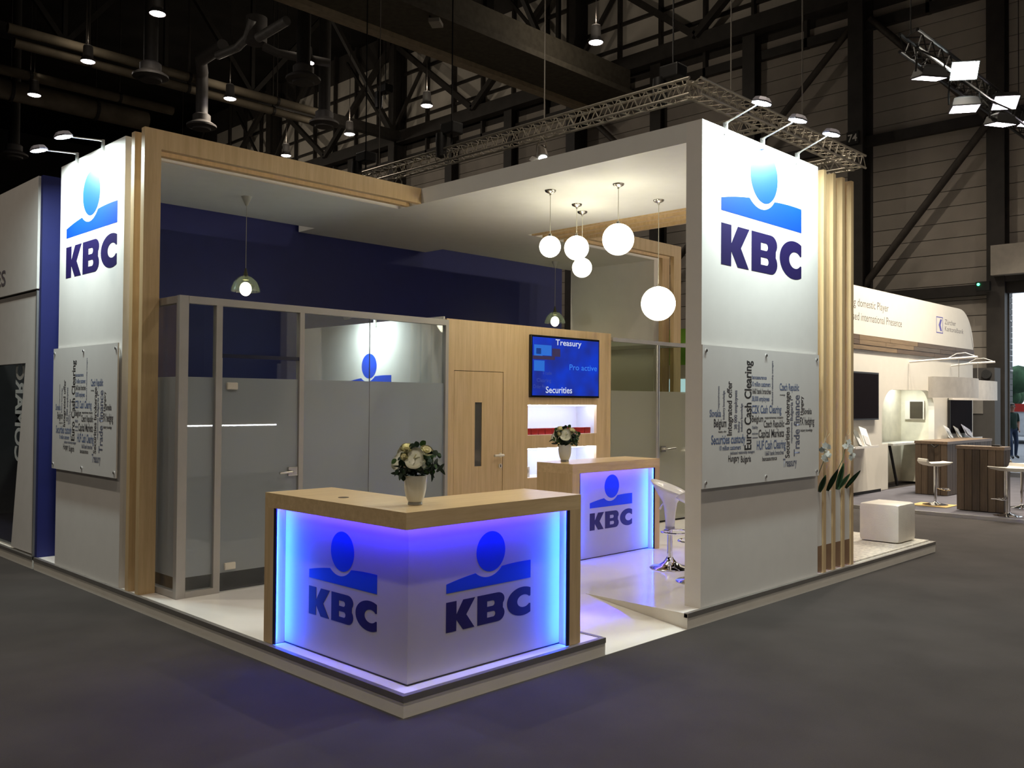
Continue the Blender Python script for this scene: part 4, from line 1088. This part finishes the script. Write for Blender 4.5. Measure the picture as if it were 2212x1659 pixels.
place_text('fascia_lettering', 'SERVICES', ns, (-.004, 8.58, 3.0), (0, -1, 0), (0, 0, 1), 1.52, .17, mat('letter_grey', (0.16, 0.14, 0.16), .6), .01)
place_text('lettering_reflection', 'COMARCH', ns, (.055, 6.84, 1.06), (0, 0, 1), (0, -1, 0), 1.22, .27, mat('reflected_letter_white', (0.62, 0.66, 0.66), .5), .03)  # mirrored reflection of a sign, put in as letters on the pane

# green stand glimpsed between the oak posts at the back
gs = thing('green_stand_wall', 'bright green stand wall glimpsed between the oak posts at the back', 'wall', (13, 7.4, 0))
B('upper_panel', mat('lime_green', (0.24, 0.50, 0.05), .5), gs, 13.0, 13.1, 5.6, 9.0, 2.55, 3.32)
B('middle_panel', mat('stand_beige', (0.66, 0.56, 0.45), .6), gs, 13.0, 13.1, 5.6, 9.0, 2.25, 2.55)
B('lit_panel', emis('stand_lit_blue', (0.55, .85, 1.0), .9), gs, 12.99, 13.1, 5.6, 9.0, 1.95, 2.25)
B('lower_panel', mat('stand_grey_green', (0.22, 0.22, 0.18), .7), gs, 13.0, 13.1, 5.6, 9.0, 0, 1.95)

# ================================================================== NEIGHBOUR STAND AT THE RIGHT
ZF = .05
zp = thing('stand_platform', 'low grey carpeted platform of the stand at the right with metal edge', 'platform', (15, 1, 0))
B('deck', mat('grey_carpet_deck', (0.115, 0.11, 0.125), .9, var=.12, scale=3, spec=.1), zp, 11.7, 20.2, -4.5, 3.3, 0, ZF)
B('metal_edge', ALU, zp, 11.66, 11.7, -4.5, 3.3, 0, ZF + .006)
CREAM = mat('stand_cream', (0.74, 0.70, 0.62), .6, var=.02)
zw = thing('stand_wall', 'cream stand wall with rounded fascia, wood band and arched opening', 'wall', (16, 3.3, ZF))
YZ = 3.22
# fascia with rounded end
fasc = [(9.0, 3.05), (19.7, 3.05)] + arc(19.7 - .95, 3.95 - .95, .95, .95, 0, 90, 10) + [(9.0, 3.95)]
obj('fascia', prism(new_bm(), fasc, 'y', YZ - .02, YZ + .3), CREAM, zw)
B('wall_panel', CREAM, zw, 9.0, 14.41, YZ, YZ + .12, ZF + .06, 2.77)
B('plinth_gap', BLACK, zw, 9.0, 14.41, YZ + .02, YZ + .10, ZF, ZF + .06)
ah = arc(14.41 + .55, 2.04 - .5, .55, .5, 180, 90, 8) + arc(17.2 - .5, 2.05 - .42, .5, .42, 90, 0, 8)
b = new_bm()
prism(b, [(14.41, 1.0)] + ah + [(17.2, ZF), (19.7, ZF), (19.7, 2.77), (14.41, 2.77)], 'y', YZ, YZ + .12)
obj('wall_panel', b, CREAM, zw)
B('opening_back', mat('opening_olive', (0.66, 0.62, 0.50), .7), zw, 14.0, 19.7, 3.93, 4.0, ZF, 2.77)
B('opening_side', mat('opening_side', (0.68, 0.65, 0.53), .7), zw, 17.2, 17.3, YZ + .12, 3.93, ZF, 2.77)
B('opening_top', MATS['opening_side'], zw, 14.41, 17.2, YZ + .12, 3.93, 2.6, 2.77)
B('low_panel', CREAM, zw, 14.41, 15.0, YZ + .12, YZ + .2, ZF, .96)
# wood band planks
PL = [wood('plank_brown', (0.06, 0.036, 0.02), (0.14, 0.09, 0.05), (.6, 8, 8), .6), wood('plank_tan', (0.14, 0.09, 0.045), (0.26, 0.175, 0.09), (.6, 8, 8), .6), wood('plank_grey', (0.07, 0.05, 0.032), (0.15, 0.11, 0.075), (.6, 8, 8), .6)]
rnd = random.Random(5)
for r in range(3):
    x = 9.0 + r * .35
    while x < 19.7:
        l = rnd.uniform(1.2, 2.3); x1 = min(19.7, x + l)
        mm = PL[1] if 13.8 < x + l / 2 < 15.9 else PL[rnd.choice((0, 2))]
        B('plank', mm, zw, x + .006, x1 - .006, YZ - .03 - .006 * (r == 1), YZ + .0, 2.775 + r * .092, 2.775 + r * .092 + .086)
        x = x1
LT = mat('stand_print_grey', (0.13, 0.11, 0.10), .6)
place_text('fascia_lettering', 'Strong domestic Player', zw, (12.58, YZ - .0206, 3.57), (1, 0, 0), (0, 0, 1), 2.1, .15, LT)
place_text('fascia_lettering', 'Focused international Presence', zw, (12.62, YZ - .0206, 3.31), (1, 0, 0), (0, 0, 1), 2.73, .15, LT)
ZB = mat('bank_violet', (0.09, 0.07, 0.36), .5)
fr_ = [[(0, 0), (.40, 0), (.40, .36), (0, .36)], [(.02, .02), (.02, .34), (.38, .34), (.38, .02)]]
place_outline('emblem_frame', fr_, zw, (17.27, YZ - .0206, 3.315), (1, 0, 0), (0, 0, 1), 1.0, ZB)
place_outline('emblem_arrow', [[(.14, .18), (.24, .05), (.34, .05), (.26, .18), (.34, .31), (.24, .31)]], zw, (17.27, YZ - .0206, 3.315), (1, 0, 0), (0, 0, 1), 1.0, ZB)
place_text('fascia_lettering', 'Zürcher', zw, (17.79, YZ - .0206, 3.535), (1, 0, 0), (0, 0, 1), .70, .11, LT)
place_text('fascia_lettering', 'Kantonalbank', zw, (17.79, YZ - .0206, 3.385), (1, 0, 0), (0, 0, 1), 1.2, .11, LT)
# screens
for x0, x1, z0, z1, lab in ((12.6, 14.09, 1.45, 2.35, 'dark wall screen beside the oak slats'), (17.97, 19.44, 1.10, 1.92, 'dark wall screen behind the white lamp shades')):
    t = thing('wall_screen', lab, 'screen', ((x0 + x1) / 2, YZ, z0), 'dark screens of the right stand')
    B('bezel', BLACK, t, x0, x1, YZ - .07, YZ - .02, z0, z1)
    B('display', mat('off_display', (0.008, 0.006, 0.008), .8, spec=.03), t, x0 + .03, x1 - .03, YZ - .074, YZ - .07, z0 + .03, z1 - .03)
    B('bracket', BLACK, t, (x0 + x1) / 2 - .2, (x0 + x1) / 2 + .2, YZ - .02, YZ, z0 + .3, z1 - .3)
# small dark picture in the opening
pc = thing('wall_picture', 'small dark square picture inside the arched opening', 'picture', (17.17, 3.6, 1.42))
B('frame', CREAM, pc, 17.16, 17.2, 3.42, 3.83, 1.42, 1.83)
B('canvas', mat('picture_dark', (0.05, 0.04, 0.025), .5), pc, 17.15, 17.165, 3.45, 3.72, 1.44, 1.81)
# table in the opening with its leaning dark leg
tb = thing('folding_table', 'pale table top in the arched opening with slanted dark leg', 'table', (16.2, 3.6, ZF))
B('top', mat('table_top_grey', (0.55, 0.55, 0.50), .4), tb, 15.45, 17.3, 3.42, 3.85, .90, .94)
obj('leg', rod(new_bm(), (15.6, 3.55, .9), (16.0, 3.55, ZF), .03), BLACK, tb)
op = thing('opening_spotlight', 'small spotlight inside the arched opening shining down', 'lamp', (16.5, 3.62, 2.5))
obj('can', rod(new_bm(), (16.5, 3.62, 2.6), (16.5, 3.62, 2.48), .05, n=12), WHITE, op, smooth=True)
light_disk(op, 'spot_light', (16.5, 3.62, 2.47), (.1, 0, -1), 14.0, (.95, 1.0, .95), .08, 120)
# brochure shelf and brochures
sh = thing('brochure_shelf', 'small white wall shelf beside the oak slats', 'shelf', (13.2, 3.1, .95))
B('board', WHITE, sh, 12.6, 13.6, 2.95, YZ, .945, .965); B('lip', WHITE, sh, 12.6, 13.6, 2.95, 2.965, .965, .985)
s2 = thing('brochure_shelf', 'small white wall shelf under the right dark screen', 'shelf', (18.4, 3.1, .95))
B('board', WHITE, s2, 17.4, 19.5, 2.95, YZ, .975, .995); B('lip', WHITE, s2, 17.4, 19.5, 2.95, 2.965, .995, 1.01)
def brochure(x, z, w, h, m, lab, y=3.02):
    t = thing('brochure', lab, 'brochure', (x, y, z), 'brochures on the wall shelves')
    b = new_bm(); bar(b, (x, y, z), (x + .06, y + .14, z + h), w, .008, (0, 1, 0)); obj('cover', b, m, t)
    b = new_bm(); bar(b, (x, y - .006, z + .03), (x + .06 * .55, y + .14 * .55 - .006, z + h * .55), w * .7, .006, (0, 1, 0)); obj('cover_print', b, mat('brochure_print', (0.5, 0.5, 0.5), .5), t)
PAP = mat('paper_white', (0.80, 0.79, 0.76), .5)
brochure(13.3, .968, .33, .34, PAP, 'white brochure standing on the shelf beside the slats')
brochure(12.98, .968, .22, .3, mat('brochure_dark', (0.12, 0.12, 0.10), .5), 'dark patterned brochure next to the orchid blossoms')
brochure(17.68, .998, .35, .26, PAP, 'plain white brochure on the shelf under the right screen')
brochure(18.25, .998, .33, .26, mat('brochure_round', (0.55, 0.50, 0.42), .5, var=.4), 'brochure with round motif on the shelf under the right screen')
brochure(18.9, .998, .6, .26, mat('brochure_skyline', (0.45, 0.42, 0.48), .5, var=.6, scale=9), 'brochure with church towers on the shelf under the right screen')
# plank counters
DPL = [wood('dark_plank_a', (0.055, 0.034, 0.02), (0.12, 0.08, 0.048), (7, 7, .5), .55), wood('dark_plank_b', (0.085, 0.055, 0.032), (0.16, 0.11, 0.07), (7, 7, .5), .55), wood('dark_plank_c', (0.04, 0.026, 0.016), (0.085, 0.057, 0.036), (7, 7, .5), .55)]
def plank_counter(label, x0, x1, y0, y1, z1, loc):
    t = thing('plank_counter', label, 'counter', loc, 'dark plank counters')
    B('core', DPL[2], t, x0 + .02, x1 - .02, y0 + .02, y1 - .02, ZF + .012, z1 - .05)
    B('top', wood('dark_plank_top', (0.14, 0.095, 0.06), (0.26, 0.18, 0.12), (.7, 7, 7), .4), t, x0 - .01, x1 + .01, y0 - .01, y1 + .01, z1 - .05, z1)
    r = random.Random(int(x0 * 10))
    n = max(3, round((y1 - y0) / .12)); w = (y1 - y0) / n
    for i in range(n): B('plank', r.choice(DPL), t, x0 - .004 * r.random(), x0 + .02, y0 + i * w + .004, y0 + (i + 1) * w - .004, ZF + .01, z1 - .052)
    n = max(3, round((x1 - x0) / .14)); w = (x1 - x0) / n
    for i in range(n): B('plank', r.choice(DPL), t, x0 + i * w + .004, x0 + (i + 1) * w - .004, y0 - .004 * r.random(), y0 + .02, ZF + .01, z1 - .052)
    return t
pc1 = plank_counter('long dark plank counter with overhanging top in front of the arch', 14.43, 17.0, 2.02, 2.6, 1.06, (15.5, 2.3, ZF))
obj('wall_hook', tube(new_bm(), [(14.40, 2.3, 1.0), (14.38, 2.22, .95), (14.38, 2.16, 1.0)], .012, 6), BLACK, pc1)
pc2 = plank_counter('dark plank counter nearest the aisle behind the white stool', 12.31, 12.62, .46, 1.16, 1.09, (12.45, .8, ZF))
dv = thing('card_reader', 'small black device on the nearest plank counter', 'device', (12.5, .62, 1.09))
B('body', BLACK, dv, 12.45, 12.57, .56, .68, 1.09, 1.115); B('cable', BLACK, dv, 12.39, 12.45, .62, .625, 1.09, 1.096)
# bar stools with curved white seat
SEAT = mat('stool_seat_cream', (0.74, 0.70, 0.62), .35, var=.02)
def seat_stool(label, loc, rz, h):
    t = thing('bar_stool', label, 'stool', (0, 0, 0), 'white seat bar stools of the right stand')
    prof = [(-.22, .075), (-.205, .08), (-.185, .03), (-.15, .008), (0, .012), (.16, .02), (.215, .03), (.22, .02), (.16, -.012), (0, -.045), (-.14, -.04), (-.205, -.01), (-.23, .03)]
    b = new_bm(); prism(b, [(a, c + h) for a, c in prof], 'y', -.17, .17)
    obj('seat', b, SEAT, t, bevel=.006)
    obj('pole', rod(new_bm(), (0, 0, .02), (0, 0, h - .03), .026, n=14), CHROME, t, smooth=True)
    obj('piston', rod(new_bm(), (.045, 0, .28), (.045, 0, h - .04), .010, n=10), CHROME, t, smooth=True)
    obj('base', lathe(new_bm(), [(0, 0), (.20, 0), (.2, .008), (.12, .022), (.05, .04), (.03, .06), (0, .06)], n=30), CHROME, t, smooth=True)
    obj('footrest', tube(new_bm(), [(0, 0, .30), (.09, 0, .27), (.12, -.10, .26), (.20, -.10, .26), (.22, 0, .27), (.20, .10, .26), (.12, .10, .26), (.09, 0, .27)], .010, 8), CHROME, t, smooth=True)
    t.location = loc; t.rotation_euler = (0, 0, rz)
seat_stool('white bar stool standing on a piece of yellow cardboard', (12.68, 1.62, ZF + .012), math.radians(-45), .70)
seat_stool('white bar stool in front of the nearest plank counter', (12.02, .33, ZF), math.radians(150), .73)
seat_stool('white bar stool at the right picture edge', (13.42, .50, ZF), math.radians(-60), .72)
cb_ = obj('cardboard_sheet', box(new_bm(), 12.42, 12.95, 1.35, 1.95, ZF, ZF + .011), mat('cardboard_yellow', (0.58, 0.40, 0.15), .8, var=.08)); tag(cb_, 'yellow cardboard sheet under the white bar stool', 'cardboard')
# drum lamps on arms
for (xs, y, w, z0, z1, xa, lab, m) in ((15.35, 2.2, 2.25, 1.88, 2.27, 13.7, 'long cream drum lamp shade hanging in front of the right screen', mat('shade_cream', (0.78, 0.74, 0.68), .6)), (17.78, 2.6, 2.6, 1.85, 2.27, 14.9, 'brighter white drum lamp shade farthest right', mat('shade_white', (0.86, 0.82, 0.76), .6))):
    t = thing('arm_lamp', lab, 'lamp', (xs, y, z0), 'drum shade lamps on wall arms')
    n = 36; b = new_bm(); lathe(b, [(.56, 0), (.56, z1 - z0), (.55, z1 - z0), (.55, 0), (.56, 0)], (0, 0, 0), n)
    for v in b.verts: v.co = Vector((xs + v.co.x * w / 1.12, y + v.co.y * .5, z0 + v.co.z))
    obj('shade', b, m, t, smooth=True)
    obj('arm', tube(new_bm(), [(xs + .4, YZ - .02, 2.62), (xs + .3, y + .2, 2.66), (xs + .25, y - .35, 2.68)], .022, 8), WHITE, t, smooth=True)
    obj('drop_wire', rod(new_bm(), (xs + .26, y, z1), (xs + .26, y, 2.67), .006), ALU, t)
    obj('wire_loop', tube(new_bm(), [(xs + .3, y + .2, 2.68), (xs + .3, y + .05, 2.76), (xs + .28, y - .12, 2.77), (xs + .26, y - .3, 2.70)], .008, 6), WHITE, t, smooth=True)
    obj('cross_wire', rod(new_bm(), (xs - w / 2, y, z1 - .01), (xs + w / 2, y, z1 - .01), .006), ALU, t)

# counter of the stand across the aisle; its light line mirrors in the cabin glass
oc = thing('light_line_counter', 'counter with a white light line behind the viewer, seen only mirrored in the cabin glass', 'counter', (7.2, -9.3, 0))
B('body', WHITE, oc, 5.9, 8.5, -9.6, -9.0, 0, 1.12); B('top', OAK_X, oc, 5.88, 8.52, -9.62, -8.98, 1.16, 1.2)
B('light_line', emis('mirror_light_line', (0.85, 0.92, 1.0), 40.0), oc, 6.0, 8.4, -9.02, -9.0, 1.125, 1.155)

# ================================================================== TRUSSES
def box_truss(bm_ch, bm_br, p0, p1, s, r, rb, bay):
    """square truss between two points: chords into one mesh, lacing into the other"""
    p0, p1 = Vector(p0), Vector(p1); d, u, v = frame_of(p1 - p0); L_ = (p1 - p0).length
    cor = [(u * a + v * c) * (s / 2) for a, c in ((-1, -1), (1, -1), (1, 1), (-1, 1))]
    for c in cor: rod(bm_ch, p0 + c, p1 + c, r, n=8)
    n = max(1, round(L_ / bay))
    for f in range(4):
        a, c = cor[f], cor[(f + 1) % 4]
        for i in range(n):
            q0 = p0 + d * (L_ * i / n); q1 = p0 + d * (L_ * (i + 1) / n); qm = p0 + d * (L_ * (i + .5) / n)
            rod(bm_br, q0 + a, qm + c, rb, n=5, caps=False); rod(bm_br, qm + c, q1 + a, rb, n=5, caps=False)
at = thing('aluminium_truss', 'rectangular aluminium lighting truss hung above and behind the stand', 'truss', (9.7, 4.5, 7.05))
for nm, p0, p1 in (('front', (9.72, 4.48, 7.07), (16.3, 4.48, 7.07)), ('left', (9.72, 4.48, 7.07), (9.72, 15.0, 7.07)), ('right', (16.15, 4.6, 7.07), (16.15, 15.0, 7.07)), ('back', (9.72, 14.9, 7.07), (16.3, 14.9, 7.07)), ('middle', (12.2, 4.6, 7.07), (12.2, 14.9, 7.07))):
    ch, br = new_bm(), new_bm(); box_truss(ch, br, p0, p1, .27, .025, .010, .30)
    o = obj('truss_section', ch, TRUSS_ALU, at, smooth=True); obj('lacing', br, TRUSS_ALU, o)
for i, (x, y) in enumerate(((9.72, 7.9), (9.72, 13.2), (10.9, 4.48), (13.6, 4.48))):
    lab = ('hanging wire over the middle of the long truss side', 'hanging wire at the left end of the long truss side', 'hanging wire near the corner of the aluminium truss', 'hanging wire over the right arm of the aluminium truss')[i]
    h = thing('hoist_wire', lab, 'wire', (x, y, 7.2), 'wires holding the aluminium truss')
    obj('wire', rod(new_bm(), (x, y, 7.2), (x, y, HANG_Z), .013, n=5), mat('wire_grey', (0.30, 0.27, 0.23), .6), h)
for x, y, z, lab in ((9.7, 10.6, 7.55, 'black chain hoist on the long side of the truss'), (9.7, 13.7, 7.5, 'black chain hoist at the far left end of the truss'), (10.3, 5.3, 7.6, 'black chain hoist near the truss corner'), (14.3, 19.0, 11.6, 'black chain hoist hanging in front of the wall lattice')):
    t = thing('chain_hoist', lab, 'hoist', (x, y, z), 'black chain hoists')
    B('motor', BLACK, t, x - .16, x + .16, y - .2, y + .2, z - .05, z + .2, bevel=.03)
    obj('chain_bag', lathe(new_bm(), [(0, -.55), (.11, -.5), (.13, -.2), (.12, .0), (0, .02)], (x - .1, y + .22, z), 12), BLACK, t, smooth=True)
    obj('chain', rod(new_bm(), (x, y, z + .2), (x, y, HANG_Z), .016, n=5), BLACK, t)
    obj('hook', rod(new_bm(), (x, y, z - .25), (x, y, z - .05), .02, n=6), BLACK, t)
# spots with barn doors under the truss
for x, y, lab in ((9.75, 8.0, 'truss spotlight with barn doors nearer the corner'), (9.75, 12.5, 'truss spotlight with barn doors nearer the wooden beam')):
    t = thing('truss_spotlight', lab, 'lamp', (x, y, 6.6), 'spotlights under the aluminium truss')
    obj('yoke', tube(new_bm(), [(x, y - .12, 6.55), (x, y - .12, 6.8), (x, y, 6.95), (x, y + .12, 6.8), (x, y + .12, 6.55)], .015, 6), TRUSS_ALU, t)
    q0 = Vector((x, y, 6.72)); dd = Vector((-.35, -.45, -.8)).normalized()
    obj('can', rod(new_bm(), q0, q0 + dd * .3, .09, .12, n=14), mat('spot_can', (0.16, 0.14, 0.12), .5, .5), t, smooth=True)
    obj('lens', rod(new_bm(), q0 + dd * .3, q0 + dd * .305, .085, n=14), LENS, t)
    _, su, sv = frame_of(dd)
    for s_ in (-1, 1): obj('barn_door', bar(new_bm(), q0 + dd * .3 + su * .12 * s_, q0 + dd * .42 + su * .2 * s_, .2, .006, sv), mat('barn_door', (0.5, 0.48, 0.44), .3, .6), t)
# black truss with floodlights over the right stand
bt = thing('black_truss', 'black lighting truss with floodlights over the stand at the right', 'truss', (15, 1.9, 7.9))
ch, br = new_bm(), new_bm(); box_truss(ch, br, (12.4, 1.95, 7.95), (21.0, 1.85, 7.95), .30, .03, .012, .42)
o = obj('truss_section', ch, BLACK, bt, smooth=True); obj('lacing', br, BLACK, o)
obj('hanging_wire', rod(new_bm(), (12.5, 1.95, 8.1), (12.5, 1.95, HANG_Z), .010, n=5), BLACK, bt)
obj('hanging_wire', rod(new_bm(), (18.5, 1.9, 8.1), (18.5, 1.9, HANG_Z), .010, n=5), BLACK, bt)
LENS2 = emis('flood_lens_violet', (1.0, 0.90, 1.0), 12.0)
def truss_flood(label, c, aim, w, lens, watts):
    c = Vector(c); n = (Vector(aim) - c).normalized(); t = thing('truss_floodlight', label, 'lamp', c, 'floodlights on the black truss')
    s_ = n.cross(Vector((0, 0, 1))).normalized(); f_ = s_.cross(n)
    b = new_bm(); rings = []
    for dist, a, cc in ((-.22, .10, .07), (-.16, .2, .14), (-.02, .24, .17), (0, .24, .17)):
        rings.append([b.verts.new(c + n * dist + s_ * a * i + f_ * cc * j) for i, j in ((-1, -1), (1, -1), (1, 1), (-1, 1))])
    for A_, C_ in zip(rings, rings[1:]):
        for k in range(4): b.faces.new((A_[k], A_[(k + 1) % 4], C_[(k + 1) % 4], C_[k]))
    b.faces.new(rings[0][::-1]); obj('body', b, BLACK, t)
    b = new_bm(); b.faces.new([b.verts.new(c + n * .002 + s_ * .225 * i + f_ * .155 * j) for i, j in ((-1, -1), (1, -1), (1, 1), (-1, 1))]); obj('lens', b, lens, t)
    obj('yoke', tube(new_bm(), [c + s_ * .26 - n * .1, c + s_ * .26 - n * .3, Vector((c.x, 1.9, 7.85)), c - s_ * .26 - n * .3, c - s_ * .26 - n * .1], .018, 6), BLACK, t)
    light_disk(t, 'flood_light', c + n * .03, n, watts, (1.0, 0.90, 0.74), .3, 130)
FLW = 150.0
truss_flood('floodlight at the left end of the black truss, tilted down', (12.5, 1.65, 7.25), (13.2, 2.6, 0), .2, LENS2, FLW)
truss_flood('brightest white floodlight, facing the viewer on the black truss', (14.1, 1.6, 7.80), (8.5, -2.2, 3.5), .2, LENS, FLW * .7)
truss_flood('second lower floodlight in the middle of the black truss', (14.25, 1.65, 7.15), (13.5, 1.2, 0), .2, LENS2, FLW)
truss_flood('upper floodlight near the wall column on the black truss', (16.5, 1.6, 7.80), (13.2, -.6, 2.5), .2, LENS2, FLW)
truss_flood('lowest floodlight under the crossing of the black truss', (15.8, 1.5, 7.18), (16.2, 2.2, 0), .2, LENS2, FLW)
truss_flood('floodlight cut by the right picture edge', (18.3, 1.6, 7.80), (17.2, .2, 0), .2, LENS2, FLW)

# ================================================================== PERSON OUTSIDE THE GATE
SKIN = mat('skin', (0.42, 0.22, 0.15), .6, var=.05); SHIRT = mat('dark_green_shirt', (0.012, 0.035, 0.025), .85, var=.1); JEANS = mat('blue_jeans', (0.022, 0.04, 0.085), .85, var=.12); SHOE = mat('dark_shoe', (0.02, 0.018, 0.016), .6); HAIR = mat('grey_hair', (0.22, 0.20, 0.18), .8)
def person(loc, rz, label):
    """x = forward, y = left; one continuous skinned body"""
    J = dict(pelvis=(0, 0, .95), spine=(0, 0, 1.12), chest=(.01, 0, 1.33), neck0=(.0, 0, 1.47), neck=(.01, 0, 1.54), head0=(.03, 0, 1.61), head1=(.03, 0, 1.72),
             shL=(0, .17, 1.43), elL=(-.08, .25, 1.16), wrL=(.04, .19, .97), hdL=(.09, .16, .91), shR=(0, -.17, 1.43), elR=(-.06, -.25, 1.15), wrR=(.05, -.19, .97), hdR=(.10, -.16, .91),
             hiL=(0, .10, .90), knL=(.05, .12, .50), anL=(-.02, .13, .09), toL=(.15, .15, .035), hiR=(0, -.10, .90), knR=(.20, -.13, .52), anR=(.27, -.14, .09), toR=(.44, -.17, .035))
    rad = dict(pelvis=(.16, .13), spine=(.15, .12), chest=(.17, .125), neck0=(.09, .08), neck=(.06, .06), head0=(.075, .085), head1=(.085, .10), shL=(.065,)*2, elL=(.046,)*2, wrL=(.034,)*2, hdL=(.042, .028), shR=(.065,)*2, elR=(.046,)*2, wrR=(.034,)*2, hdR=(.042, .028),
               hiL=(.095,)*2, knL=(.066,)*2, anL=(.045,)*2, toL=(.045, .03), hiR=(.095,)*2, knR=(.066,)*2, anR=(.045,)*2, toR=(.045, .03))
    E_ = [('pelvis','spine'),('spine','chest'),('chest','neck0'),('neck0','neck'),('neck','head0'),('head0','head1'),('chest','shL'),('shL','elL'),('elL','wrL'),('wrL','hdL'),('chest','shR'),('shR','elR'),('elR','wrR'),('wrR','hdR'),('pelvis','hiL'),('hiL','knL'),('knL','anL'),('anL','toL'),('pelvis','hiR'),('hiR','knR'),('knR','anR'),('anR','toR')]
    ks = list(J); me = bpy.data.meshes.new('skeleton'); me.from_pydata([J[k] for k in ks], [(ks.index(a), ks.index(c)) for a, c in E_], [])
    o = bpy.data.objects.new('skeleton', me); COL.objects.link(o)
    md = o.modifiers.new('skin', 'SKIN'); md.use_smooth_shade = True
    for i, k in enumerate(ks):
        me.skin_vertices[0].data[i].radius = rad[k]; me.skin_vertices[0].data[i].use_root = (k == 'pelvis')
    sb = o.modifiers.new('sub', 'SUBSURF'); sb.levels = 2; sb.render_levels = 2
    dg = bpy.context.evaluated_depsgraph_get()
    body = bpy.data.meshes.new_from_object(o.evaluated_get(dg)); bpy.data.objects.remove(o)
    for m_ in (SKIN, SHIRT, JEANS, SHOE): body.materials.append(m_)
    for p in body.polygons:
        c = p.center; p.use_smooth = True
        arm = abs(c.y) > .17 and c.z > .85
        if c.z < .10: p.material_index = 3
        elif c.z < .97 and not (abs(c.y) > .15 and c.z > .86): p.material_index = 2
        elif c.z > 1.49 or (arm and c.z < 1.2): p.material_index = 0
        else: p.material_index = 1
    t = thing('person', label, 'person', (0, 0, 0))
    obj_me('body', body, t)
    obj('hair', ball(new_bm(), (.015, 0, 1.70), .098, 16, 10, sx=1.05, sz=1.0), HAIR, t, smooth='all')
    h = t.children[-1]
    for v in h.data.vertices:
        if v.co.x > .02 and v.co.z < 1.74: v.co.x = .02
        if v.co.z < 1.66: v.co.z = 1.66
    obj('nose', ball(new_bm(), (.135, 0, 1.645), .018, 8, 6), SKIN, t, smooth='all')
    for s_ in (-1, 1):
        obj('ear', ball(new_bm(), (.02, .088 * s_, 1.65), .028, 8, 6, sy=.4), SKIN, t, smooth='all')
        obj('eye', ball(new_bm(), (.108, .034 * s_, 1.672), .013, 8, 6), BLACK, t, smooth='all')
        for k in range(4): obj('finger', tube(new_bm(), [(.12 + .012 * k, .18 * s_ + .01 * s_ - .006 * k * s_, .905 - .004 * k), (.145 + .012 * k, .165 * s_, .87), (.14 + .012 * k, .155 * s_, .845)], .009, 6), SKIN, t, smooth=True)
        obj('thumb', tube(new_bm(), [(.10, .165 * s_, .93), (.135, .15 * s_, .91), (.155, .145 * s_, .885)], .010, 6), SKIN, t, smooth=True)
    obj('mouth', bar(new_bm(), (.112, -.025, 1.605), (.112, .025, 1.605), .008, .008), mat('lips', (0.3, 0.1, 0.08), .5), t)
    obj('glasses', tube(new_bm(), [(.0, .085, 1.68), (.12, .07, 1.675), (.135, 0, 1.672), (.12, -.07, 1.675), (.0, -.085, 1.68)], .007, 6), BLACK, t)
    t.location = loc; t.rotation_euler = (0, 0, rz)
person((29.0, 4.95, .02), math.radians(222), 'person in dark green t-shirt and jeans standing outside the gate with hands in pockets')
